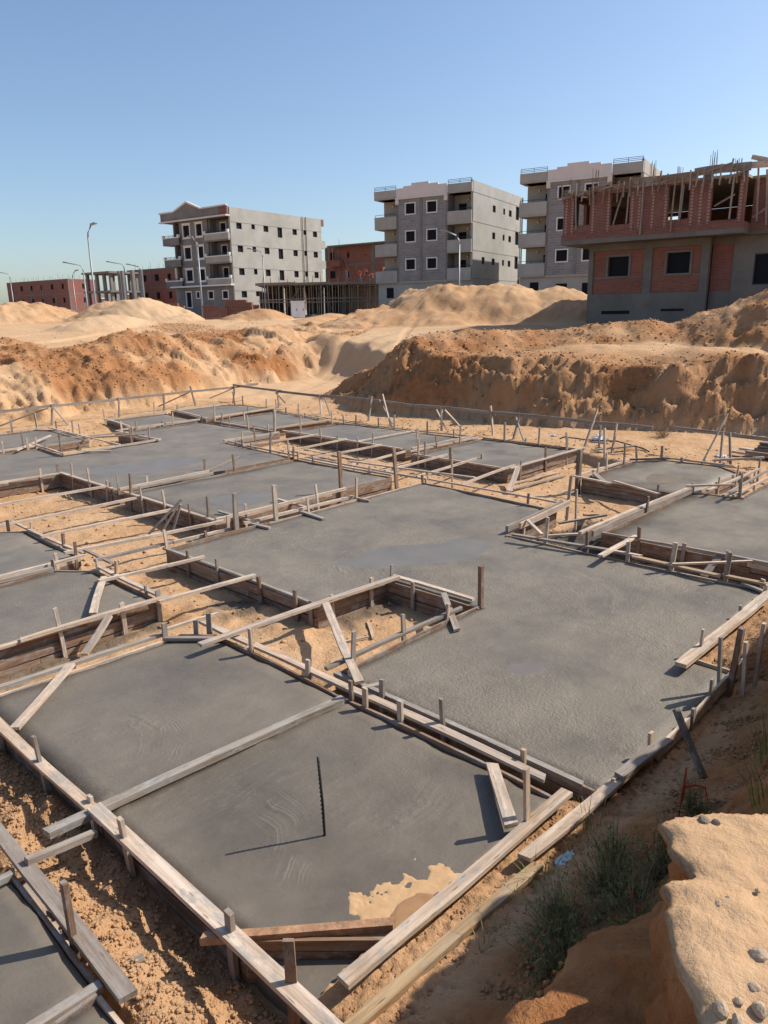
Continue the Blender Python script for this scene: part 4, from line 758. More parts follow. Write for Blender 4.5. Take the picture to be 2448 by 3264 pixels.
batter('long weathered batter board along the right side of the pit',
       [((18.7, 26.0, .58), (18.25, 22.3, .57)), ((18.22, 22.5, .55), (18.0, 19.7, .55)), ((17.98, 19.9, .57), (17.72, 15.2, .56)), ((17.75, 15.4, .55), (17.72, 12.1, .55)), ((17.7, 12.3, .57), (17.68, 9.0, .56)), ((17.72, 9.3, .55), (17.8, 7.5, .54))],
       [(18.35, 22.6, 18.2, 22.5, .6), (17.8, 19.6, 17.95, 19.8, .62), (17.5, 17.0, 17.72, 17.0, .75), (17.5, 13.9, 17.75, 14.1, .6), (17.5, 12.0, 17.75, 12.3, .75), (17.4, 11.3, 17.68, 11.25, .6), (17.0, 8.95, 17.5, 8.85, .95), (17.3, 8.3, 17.6, 8.35, .6), (16.6, 8.12, 16.75, 8.25, .6)],
       [((18.9, 22.9, 0), (18.2, 22.6, .5)), ((17.7, 19.0, -.05), (18.0, 19.6, .5)), ((17.6, 16.0, -.05), (17.75, 16.7, .65)), ((17.2, 15.7, -.05), (17.7, 16.5, .85)), ((17.9, 13.4, -.05), (17.8, 14.0, .5)), ((17.35, 10.9, -.05), (17.7, 11.4, .5)), ((17.6, 13.8, -.05), (17.75, 14.3, .5)), ((17.2, 8.6, -.05), (17.65, 8.8, .5))])
batter('short batter board near the timber stack at the right edge',
       [((18.1, 7.1, .55), (17.95, 5.6, .54)), ((17.97, 5.8, .52), (17.7, 3.0, .52))],
       [(17.3, 5.65, 17.55, 5.75, .62), (17.4, 5.45, 17.55, 5.6, .62), (17.75, 3.4, 17.8, 3.4, .55)],
       [((16.95, 5.95, -.05), (17.75, 5.75, 1.05))])

# ------------------------------------------------------------------ stack of timber at the right edge
for i, (x0, y0, x1, y1, z) in enumerate([(18.75, 5.9, 18.3, 3.4, .0), (18.95, 5.6, 18.5, 3.2, .0), (18.6, 5.5, 18.2, 3.3, .06), (18.9, 5.75, 18.45, 3.3, .065), (18.72, 5.35, 18.35, 3.2, .125), (18.95, 5.3, 18.6, 3.2, .13), (18.8, 5.3, 18.4, 3.2, .19), (19.0, 5.25, 18.6, 3.1, .195), (18.85, 5.28, 18.5, 3.1, .255)]):
    lab = ['lowest board of the timber stack, front', 'lowest board of the timber stack, back', 'second-layer board of the timber stack, front', 'second-layer board of the timber stack, back', 'third-layer board of the timber stack, front', 'third-layer board of the timber stack, back', 'fourth-layer board of the timber stack, front', 'fourth-layer board of the timber stack, back', 'single board on top of the timber stack'][i]
    tag(board('stacked_board', (x0, y0, z), (x1, y1, z), .16, .05, random.choice(['timber', 'timber_grey', 'timber_form_shaded'])), lab+' at the right edge', 'plank', 'boards of the timber stack')

# ------------------------------------------------------------------ puddles, spill, litter
def blob(name, cx, cy, rx, ry, rot, z, mat, lobes=.18, seed=0, n=56, parent=None, up=.002):
    v = [(cx, cy, z+up)]; rs = np.random.default_rng(seed); ph = rs.uniform(0, 6.28, 6); am = rs.uniform(.3, 1, 6)
    for i in range(n):
        a = 2*math.pi*i/n; r = 1+lobes*sum(am[j]*math.sin((j+2)*a+ph[j])/(1+.35*j) for j in range(6))
        x, y = rx*r*math.cos(a), ry*r*math.sin(a); v.append((cx+x*math.cos(rot)-y*math.sin(rot), cy+x*math.sin(rot)+y*math.cos(rot), z))
    f = [(0, 1+i, 1+(i+1) % n) for i in range(n)]
    return add(name, pmesh(name, v, f), mat, parent)
PZ = TOP+.004
for (cx, cy, rx, ry, ro, m_, lab, sd) in PUDDLES:
    tag(blob('puddle', cx, cy, rx*1.35, ry*1.35, ro, TOP-.0075, m_, .1, sd, up=0), lab, kind='structure')
root = tag(empty('sand_spill', (2.75, 2.55, 0)), 'orange sand spill spread on the nearest slab by the front plank', 'sand spill')
def film(name, x0, x1, y0, y1, st, fn, mat, parent, org):
    xs = np.arange(x0, x1, st); ys = np.arange(y0, y1, st); X, Y = np.meshgrid(xs, ys); Zf = fn(X, Y); ny, nx = X.shape
    idx = np.arange(nx*ny).reshape(ny, nx); hid = (Zf < slab_z(X, Y)-.004)
    fs = [(int(idx[j, i]), int(idx[j, i+1]), int(idx[j+1, i+1]), int(idx[j+1, i])) for j in range(ny-1) for i in range(nx-1) if not hid[j:j+2, i:i+2].all()]
    me = pmesh(name, np.stack([X-org[0], Y-org[1], Zf], -1).reshape(-1, 3), fs, True)
    bm = bmesh.new(); bm.from_mesh(me); bmesh.ops.delete(bm, geom=[v for v in bm.verts if not v.link_faces], context='VERTS'); bm.to_mesh(me); bm.free(); return add(name, me, mat, parent)
def spill(X, Y):
    u = X; v = Y-2.31+.035*(X-2.6)        # v: distance from the front plank
    h = .33-1.25*np.abs((u-2.80)/.55)**2*.30-1.02*v+.17*fbm(X, Y, .17, 4, 301, .6)+.07*ridged(X, Y, .10, 2, 305)
    h = np.where(h > .05, .05+(h-.05)*.25, h); h = np.where((X-1.95)*.615+(Y-2.93)*.57 < .015, -1, h)
    return slab_z(X, Y)+np.clip(h*.06, -.01, .008)
def wetp(X, Y):
    h = .17-np.hypot((X-2.74)/1.2, (Y-2.34)/.9)+.012*fbm(X, Y, .1, 3, 311); h = np.where((X-1.95)*.615+(Y-2.93)*.57 < .015, -1, h)
    return slab_z(X, Y)+np.clip(h*.25, -.014, .0108)
film('sand_patch', 2.15, 3.5, 2.27, 2.95, .008, spill, 'spill_sand', root, (2.75, 2.55)); film('wet_patch', 2.5, 3.1, 2.27, 2.62, .008, wetp, 'spill_wet', root, (2.75, 2.55))
# clear bottles and bags left on the sand by the far fence
def crumpled(name, cx, cy, cz, r, sq, mat, seed):
    bm = bmesh.new(); bmesh.ops.create_icosphere(bm, subdivisions=3, radius=1); rs = random.Random(seed)
    for v in bm.verts:
        k = .7+.6*abs(math.sin(v.co.x*7+seed)*math.cos(v.co.y*6-seed)*math.sin(v.co.z*8))+rs.uniform(-.1, .1); v.co *= k
        v.co = Vector((v.co.x*r*sq[0], v.co.y*r*sq[1], max(v.co.z, -.45)*r*sq[2]+.4*r*sq[2]))
    me = bpy.data.meshes.new(name); bm.to_mesh(me); bm.free(); o = add(name, me, mat); o.location = (cx, cy, cz); return o
tag(crumpled('plastic_bag', 18.4, 9.2, gz(18.4, 9.2), .19, (1, 1.3, .75), 'plastic_clear', 1), 'crumpled clear plastic bag on the sand behind the right batter board', 'plastic bag')
tag(crumpled('plastic_scrap', 18.6, 10.7, gz(18.6, 10.7), .09, (1, 1.2, .5), 'plastic_clear', 4), 'small white plastic scrap left of the crumpled bag', 'plastic scrap')
tag(crumpled('plastic_sheet', 18.3, 6.0, gz(18.3, 6.0), .14, (1, 1.1, .35), 'plastic_clear', 6), 'crinkled plastic scrap beside the timber stack', 'plastic scrap')
tag(crumpled('blue_rag', 3.72, 1.93, bz(3.72, 1.93)-.01, .085, (1.4, .55, .35), 'blue_rag', 9), 'pale blue rag caught beside the outer front plank', 'rag')
mb = MB().tube([(16.55, 9.35, .25), (16.62, 9.25, .30), (17.3, 9.0, .16), (18.0, 8.5, .08), (18.0, 7.8, -.03), (17.7, 7.5, -.04)], .018, 6)
tag(mb.build('hose', 'black_sheet', smooth=True), 'thin black hose arching over the sand by the square slab', 'hose')

# ------------------------------------------------------------------ plants and pebbles on the near bank
def blades(n, r, h0, h1, w, seed, spread, curl=.5):
    rs = random.Random(seed); mb = MB()
    for i in range(n):
        a = rs.uniform(0, 6.283); rr = r*math.sqrt(rs.random()); x, y = rr*math.cos(a), rr*math.sin(a); h = rs.uniform(h0, h1)
        a2 = a+rs.uniform(-.7, .7); sp = spread*rs.uniform(.3, 1)*h; pts = []
        for k in range(4):
            t_ = k/3; pts.append(Vector((x+math.cos(a2)*sp*t_**1.6, y+math.sin(a2)*sp*t_**1.6, h*t_-curl*h*.35*t_**3)))
        wv = Vector((-math.sin(a2), math.cos(a2), 0))*w*rs.uniform(.6, 1.2); n0 = len(mb.v)
        for k, p in enumerate(pts): q = wv*(1-k/3.2); mb.v += [tuple(p-q), tuple(p+q)]
        for k in range(3): b = n0+2*k; mb.f.append((b, b+1, b+3, b+2))
    return pmesh('blades', mb.v, mb.f)
def feathery(n, r, h, seed):
    """bushy weed: many thin stems, each with short needle leaves"""
    rs = random.Random(seed); V = []; F = []
    for i in range(n):
        a = rs.uniform(0, 6.283); el = rs.uniform(.25, 1.45); L = h*rs.uniform(.45, 1.05)
        d = Vector((math.cos(a)*math.cos(el)*r/h*1.6, math.sin(a)*math.cos(el)*r/h*1.6, math.sin(el))).normalized(); b = Vector((rs.gauss(0, r*.18), rs.gauss(0, r*.18), 0)); s = d.cross(Vector((0, 0, 1))).normalized()
        droop = rs.uniform(.05, .3)*L
        def P(t_): return b+d*(L*t_)-Vector((0, 0, droop*t_*t_))
        for k in range(4):
            p, q = P(k/4), P((k+1)/4); n0 = len(V); w = .0022*(1-k/6); V += [p-s*w, p+s*w, q+s*w, q-s*w]; F.append((n0, n0+1, n0+2, n0+3))
        for k in range(24):
            t_ = .2+.8*rs.random(); p = P(t_); dd = Vector((rs.gauss(0, 1), rs.gauss(0, 1), rs.gauss(.5, .7))).normalized(); ll = rs.uniform(.014, .04); sd = dd.cross(Vector((rs.random(), rs.random(), 1))).normalized()*.0026
            n0 = len(V); V += [p-sd, p+sd, p+dd*ll]; F.append((n0, n0+1, n0+2))
    return pmesh('foliage', V, F)
for (x, y, r, h, n, m_, lab, sd) in [(3.28, 1.40, .27, .42, 170, 'leaf', 'dense dark green feathery weed on the shaded slope', 1), (2.95, 1.52, .28, .34, 150, 'leaf', 'dark green weed hanging toward the outer front plank, left of the dense one', 2),
                                      (3.68, 1.58, .16, .36, 80, 'leaf', 'thin upright olive weed by the outer front plank', 3), (3.05, 1.18, .2, .32, 80, 'leaf', 'small green weed against the cliff of the near bank', 4),
                                      (2.72, 1.42, .24, .26, 110, 'leaf', 'low green weed at the left end of the weedy strip', 5), (3.45, 1.22, .22, .40, 90, 'leaf', 'loose green weed right of the dense dark one', 6), (3.12, 1.66, .2, .3, 70, 'leaf_dry', 'straw coloured dry weed in front of the dense dark one', 7), (4.3, 1.35, .16, .3, 50, 'leaf', 'isolated green weed higher on the shaded slope', 8)]:
    z = bz(x, y); rt = tag(empty('weed', (x, y, z)), lab, 'weed', 'weeds on the near bank'); add('foliage', feathery(n, r, h, sd), m_, rt)
    add('dry_blades', blades(26, r*.5, h*.5, h*1.1, .003, sd+10, .8), 'leaf_dry', rt)
    MB().tube([(0, 0, -.03), (.01, .0, .05), (.02, .01, h*.35)], [.008, .006, .003], 6).build('stem', 'twig', rt)
for (x, y, h, n, m_, lab, sd) in [(4.05, 1.92, .30, 16, 'leaf', 'sparse thin grass by the splintered front plank end', 21), (3.45, 1.95, .26, 16, 'leaf_bright', 'bright thin grass blades over the front plank', 22), (3.05, .62, .42, 40, 'leaf_bright', 'tall green grass tuft at the right edge above the bank top', 23), (4.4, 1.0, .40, 26, 'leaf_bright', 'grass tuft on the shaded slope at the right edge', 24), (5.2, 1.15, .3, 22, 'leaf', 'short grass tuft high on the shaded slope', 25), (2.75, 1.9, .2, 14, 'leaf_dry', 'dry grass wisps beside the outer plank', 26)]:
    z = bz(x, y); o = add('grass_tuft', blades(n, .10, h*.5, h, .004, sd, .9), m_); o.location = (x, y, z-.01); tag(o, lab, 'grass', 'grass tufts on the near bank')
# red stemmed plant
rt = tag(empty('red_stem_plant', (3.70, 1.30, bz(3.70, 1.30))), 'bare bright red forked stem growing from the bank edge', 'plant')
MB().tube([(0, 0, -.06), (.0, .0, .10), (.03, .03, .17), (.12, -.02, .20), (.15, -.02, .34), (.17, -.02, .52)], [.013, .012, .012, .011, .010, .006], 8).build('stem', 'red_stem', rt, True)
MB().tube([(.16, -.02, .40), (.22, -.06, .40), (.28, -.10, .37), (.29, -.12, .28)], [.008, .007, .005, .003], 7).build('branch', 'red_stem', rt, True)
MB().tube([(.02, .02, .14), (-.04, .05, .1), (-.06, .08, .03)], [.006, .005, .003], 6).build('branch', 'red_stem', rt, True)
rt2 = tag(empty('red_root', (3.05, 1.12, bz(3.05, 1.12))), 'thin orange red root hanging below the bank corner', 'root')
MB().tube([(.0, .0, .0), (.04, .05, .03), (.06, .12, .01), (.02, .15, -.08), (.03, .2, -.14)], [.006, .006, .005, .004, .002], 6).build('strand', 'red_stem', rt2, True)
MB().tube([(.05, .1, .02), (.10, .14, .06), (.13, .16, .04)], [.004, .004, .002], 6).build('strand', 'red_stem', rt2, True)
def pebble(x, y, z, r, sq, mat, seed, lab):
    bm = bmesh.new(); bmesh.ops.create_icosphere(bm, subdivisions=2, radius=1); rs = random.Random(seed); ax = [Vector((rs.gauss(0, 1), rs.gauss(0, 1), rs.gauss(0, 1))).normalized() for _ in range(6)]
    for v in bm.verts:
        k = 1.0
        for a in ax:
            dt = v.co.normalized().dot(a)
            if dt > .62: k = min(k, .62/dt+.08)
        v.co = Vector((v.co.x*r*sq[0]*k, v.co.y*r*sq[1]*k, v.co.z*r*sq[2]*k))
    me = bpy.data.meshes.new('pebble'); bm.to_mesh(me); bm.free(); o = add('pebble', me, mat); o.location = (x, y, z-r*sq[2]*.1); o.rotation_euler = (rs.uniform(-.2, .2), rs.uniform(-.2, .2), rs.uniform(0, 6)); tag(o, lab, 'stone', 'stones on the near bank top')
for i, (x, y, r, sq, m_, lab) in enumerate([(1.862, .468, .020, (1.2, 1, .85), 'stone_grey', 'rounded grey pebble in the middle of the sunlit bank top'), (1.835, .485, .018, (.8, 1.4, .9), 'stone', 'pale chip touching the rounded grey pebble'), (1.73, .35, .028, (1.1, 1.3, .7), 'stone', 'brownish stone near the right edge of the bank top'), (1.52, .37, .03, (.8, 1.3, .9), 'stone', 'angular standing stone at the lower end of the bank top'), (1.50, .325, .03, (1.2, .9, .8), 'stone', 'white stone at the very bottom edge of the bank top'), (1.57, .30, .028, (1.1, .9, .8), 'stone', 'pink stone in the lower right corner'), (1.85, .60, .013, (1.2, 1, .7), 'stone', 'small pale chip by the notch of the bank edge'), (2.04, .69, .013, (1, 1, .8), 'stone', 'tiny white pebble at the far corner of the bank top'), (2.16, .645, .03, (1.2, 1, .8), 'stone_grey', 'brown stone at the foot of the red stem, front'), (2.22, .665, .026, (1, 1, .9), 'stone_grey', 'brown stone at the foot of the red stem, back'), (2.17, .61, .022, (1, 1, .9), 'stone_grey', 'brown stone at the foot of the red stem, right'), (1.62, .33, .02, (1, 1.2, .7), 'stone', 'flat pale stone between the corner stones'), (1.95, .42, .012, (1, 1, .8), 'stone', 'little chip near the crack in the bank top'), (1.56, .345, .016, (1.2, 1, .7), 'stone', 'small pink chip beside the angular standing stone')]):
    pebble(x, y, bz(x, y), r*.72, sq, m_, i+60, lab)
tag(crumpled('dark_shrub', 20.1, 8.2, gz(20.1, 8.2), .02, (1, 1, 1), 'twig', 3), 'dark dry bush at the foot of the right-hand bank', 'bush'); bpy.context.view_layer.update()
sh = [o for o in COL.objects if o.name == 'dark_shrub'][0]; sh.data = feathery(120, .38, .62, 77); sh.data.materials.append(MATS['twig'])
# ================================================================== buildings
def wall(name, axis, s0, s1, z0, z1, at, th, ops, mat, parent, face=-1):
    """wall with real openings; axis 'y': runs along local y at x=at (thickness toward +x); axis 'x': runs along x at y=at (thickness toward +y*face sign)"""
    cs = sorted({s0, s1, *[min(max(o[0], s0), s1) for o in ops], *[min(max(o[1], s0), s1) for o in ops]}); cz = sorted({z0, z1, *[min(max(o[2], z0), z1) for o in ops], *[min(max(o[3], z0), z1) for o in ops]})
    def hole(i, j):
        if i < 0 or j < 0 or i >= len(cs)-1 or j >= len(cz)-1: return True
        a = (cs[i]+cs[i+1])/2; b = (cz[j]+cz[j+1])/2
        return any(o[0] < a < o[1] and o[2] < b < o[3] for o in ops)
    V = []; F = []
    def P(s, d, z): return (at+d, s, z) if axis == 'y' else (s, at+d, z)
    def q(*ps):
        n = len(V); V.extend(ps); F.append((n, n+1, n+2, n+3))
    for i in range(len(cs)-1):
        for j in range(len(cz)-1):
            if hole(i, j): continue
            a, b, c, d = cs[i], cs[i+1], cz[j], cz[j+1]
            q(P(a, 0, c), P(b, 0, c), P(b, 0, d), P(a, 0, d)); q(P(a, th, c), P(a, th, d), P(b, th, d), P(b, th, c))
            if hole(i-1, j): q(P(a, 0, c), P(a, 0, d), P(a, th, d), P(a, th, c))
            if hole(i+1, j): q(P(b, 0, c), P(b, th, c), P(b, th, d), P(b, 0, d))
            if hole(i, j-1): q(P(a, 0, c), P(a, th, c), P(b, th, c), P(b, 0, c))
            if hole(i, j+1): q(P(a, 0, d), P(b, 0, d), P(b, th, d), P(a, th, d))
    me = pmesh(name, V, F); bm = bmesh.new(); bm.from_mesh(me); bmesh.ops.remove_doubles(bm, verts=bm.verts, dist=1e-4); bmesh.ops.recalc_face_normals(bm, faces=bm.faces); bm.to_mesh(me); bm.free()
    return add(name, me, mat, parent)
WCACHE = {}
def window(parent, axis, at, s0, s1, z0, z1, trim=None, tw=.16, lip=True, depth=.18):
    """window part: outer trim (or a thin iron reveal) with a dark pane set back in the opening"""
    key = (axis, round(s1-s0, 2), round(z1-z0, 2), trim, lip); sg = 1
    w, h = s1-s0, z1-z0
    if key not in WCACHE:
        mb = MB()
        def bx(a, b, d0, d1, c, d): mb.box(d0, d1, a, b, c, d) if axis == 'y' else mb.box(a, b, d0, d1, c, d)
        if trim:
            bx(-tw, 0, -.05, .04, -tw, h+tw); bx(w, w+tw, -.05, .04, -tw, h+tw); bx(0, w, -.05, .04, h, h+tw); bx(0, w, -.05, .04, -tw, 0)
            if lip: bx(-tw-.12, w+tw+.12, -.10, .04, h+tw+.003, h+tw+.12); bx(-tw-.06, w+tw+.06, -.09, .04, -tw-.09, -tw-.003)
        else:
            bx(0, .05, .08, .13, 0, h); bx(w-.05, w, .08, .13, 0, h); bx(.05, w-.05, .08, .13, h-.05, h); bx(.05, w-.05, .08, .13, 0, .05)
        m = mb.mesh('window'); m.materials.append(MATS[trim or 'iron'])
        mb = MB(); bx(.01, w-.01, depth, depth+.02, .01, h-.01); p = mb.mesh('infill'); p.materials.append(MATS['opening_dark']); WCACHE[key] = (m, p)  # dark sheet stands in for the unlit room, also where nothing is glazed
    m, p = WCACHE[key]; o = add('window', m, None, parent); o.location = (at, s0, z0) if axis == 'y' else (s0, at, z0)
    add('infill', p, None, o); return o
def railing(name, parent, pts, z, h, n=3, mat='iron', step=1.0):
    mb = MB()
    for a, b in zip(pts[:-1], pts[1:]):
        for i in range(n): mb.tube([(a[0], a[1], z+h*(i+1)/n), (b[0], b[1], z+h*(i+1)/n)], .022, 5)
        L = math.hypot(b[0]-a[0], b[1]-a[1]); k = max(1, int(L/step))
        for i in range(k+1): t_ = i/k; x, y = a[0]+(b[0]-a[0])*t_, a[1]+(b[1]-a[1])*t_; mb.tube([(x, y, z), (x, y, z+h)], .025, 5)
    return mb.build(name, mat, parent)

# ---- four-storey grey house with the gabled parapet (left)
B1 = tag(empty('apartment_building', (61.56, 83.82, 0), rad(7.5)), 'four-storey grey apartment block with white window trims and a gabled parapet', 'building', 'buildings round the site')
LR, WF, G0 = 18.3, 11.55, 2.3
FL = [7.3, 10.15, 12.98, 15.8]
rops = []
for (ztop, zb, tall) in ((15.08, 14.32, 13.75), (12.27, 11.45, 10.92), (9.42, 8.55, 8.05)):
    for (a, b, kind) in ((1.07, 2.05, 0), (3.82, 4.48, 1), (6.1, 7.05, 0), (8.85, 9.8, 2), (11.95, 12.88, 0), (14.3, 14.95, 1), (16.4, 17.35, 0)):
        rops.append((a, b, {0: zb, 1: zb+.15, 2: tall}[kind], ztop))
rops += [(1.27, 2.25, 5.68, 6.5), (3.95, 4.6, 5.86, 6.5), (6.2, 7.1, 5.68, 6.5), (11.9, 12.8, 5.68, 6.5), (16.3, 17.2, 5.68, 6.5), (3.5, 4.1, 2.4, 4.6)]
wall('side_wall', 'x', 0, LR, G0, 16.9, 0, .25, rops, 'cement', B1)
for o_ in rops: window(B1, 'x', 0, o_[0], o_[1], o_[2], o_[3])
f_mid = []; 
for zt, zb in ((15.28, 13.8), (12.42, 10.98), (9.5, 8.08)): f_mid += [(7.93, 9.17, zb, zt), (5.44, 6.55, zb, zt)]
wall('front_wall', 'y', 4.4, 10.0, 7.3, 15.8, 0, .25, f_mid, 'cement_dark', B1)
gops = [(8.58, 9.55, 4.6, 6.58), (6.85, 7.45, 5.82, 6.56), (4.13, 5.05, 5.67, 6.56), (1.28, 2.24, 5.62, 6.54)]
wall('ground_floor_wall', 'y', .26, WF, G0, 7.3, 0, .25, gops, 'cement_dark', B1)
for o_ in f_mid: window(B1, 'y', 0, *o_, trim='trim_white', tw=.17)
for o_ in gops: window(B1, 'y', 0, *o_, trim='trim_white', tw=.15, lip=False)
for zf, zt in ((7.3, 10.15), (10.15, 12.98), (12.98, 15.8)):
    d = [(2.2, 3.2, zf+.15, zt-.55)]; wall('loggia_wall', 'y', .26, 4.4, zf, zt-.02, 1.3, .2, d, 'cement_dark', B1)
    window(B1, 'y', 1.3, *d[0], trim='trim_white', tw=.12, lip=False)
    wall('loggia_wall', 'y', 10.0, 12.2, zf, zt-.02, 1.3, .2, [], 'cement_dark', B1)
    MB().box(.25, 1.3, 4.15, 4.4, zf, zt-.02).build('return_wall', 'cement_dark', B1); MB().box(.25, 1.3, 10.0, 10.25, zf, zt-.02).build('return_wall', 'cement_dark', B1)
    for (y0, y1, xb) in ((.05, 4.62, -.45), (9.72, 13.1, -.45)):
        bal = MB().box(xb, 1.3, y0, y1, zf-.12, zf+.06).build('balcony', 'cement_dark', B1)
        pr = MB().box(xb, xb+.12, y0, y1, zf+.063, zf+.78)
        if y0 > 5: pr.box(xb+.12, 1.3, y1-.12, y1, zf+.063, zf+.78)
        else: pr.box(xb+.12, 0, y0, y0+.12, zf+.063, zf+.78)
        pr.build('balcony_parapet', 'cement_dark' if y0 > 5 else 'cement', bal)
        cp = MB().box(xb-.06, xb+.16, y0-.04, y1+.04, zf+.783, zf+.92); cp.box(xb-.08, xb+.2, y0-.06, y0+.3, zf+.923, zf+1.22); cp.box(xb-.08, xb+.2, y1-.3, y1+.06, zf+.923, zf+1.22); cp.build('balcony_cap', 'trim_white', bal)
        railing('balcony_railing', bal, [(xb+.05, y0+.35), (xb+.05, y1-.35)], zf+.92, .25, 2, 'iron', .8)
MB().box(-.62, .0, -.05, 12.2, 7.22, 7.42).build('ledge', 'trim_white', B1)
mb = MB().prism([(.1, 15.98), (13.1, 15.98), (13.1, 16.98), (10.3, 16.98), (7.56, 17.98), (4.85, 16.98), (1.5, 17.05), (1.5, 15.98)], 0, -.50, -.28); mb.build('parapet', 'cement_dark', B1)
MB().box(-.5, -.28, .0, 1.5, 15.985, 17.0).build('brick_end', 'brick_red', B1)
MB().prism([(13.3, 16.98), (10.25, 16.98), (7.56, 17.98), (4.85, 16.98), (0, 17.05), (0, 17.2), (4.8, 17.15), (7.56, 18.2), (10.3, 17.17), (13.3, 17.17)], 0, -.62, -.22).build('parapet_coping', 'trim_pink', B1)
MB().box(-.72, .0, -.02, 13.35, 15.80, 15.975).build('cornice', 'trim_pink', B1)
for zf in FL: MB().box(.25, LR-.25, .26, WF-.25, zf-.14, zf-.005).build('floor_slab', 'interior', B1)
MB().box(-.27, LR-.25, .26, 13.0, 15.80, 15.97).build('roof_slab', 'cement_dark', B1)
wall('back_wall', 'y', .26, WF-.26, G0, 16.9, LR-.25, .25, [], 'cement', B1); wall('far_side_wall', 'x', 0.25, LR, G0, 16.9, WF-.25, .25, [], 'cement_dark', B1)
MB().box(LR-.2, LR+1.0, .3, .55, 16.0, 16.95).build('brick_end', 'brick_red', B1)
for zf in (10.15, 12.98): b = MB().box(LR, LR+1.0, .2, 4, zf-.12, zf+.06).build('rear_balcony', 'cement', B1); MB().box(LR, LR+1.0, .1, .2, zf-.12, zf+.95).build('balcony_parapet', 'cement', b)
for zl in (15.12, 12.30, 9.45, 6.55): MB().box(.0, LR, -.02, -.001, zl-.02, zl+.02).build('band_line', 'cement_dark', B1)
for xs in (14.0, 14.75): MB().tube([(xs, -.12, 4), (xs, -.12, 16.9)], .05, 6).build('drain_pipe', 'iron', B1)

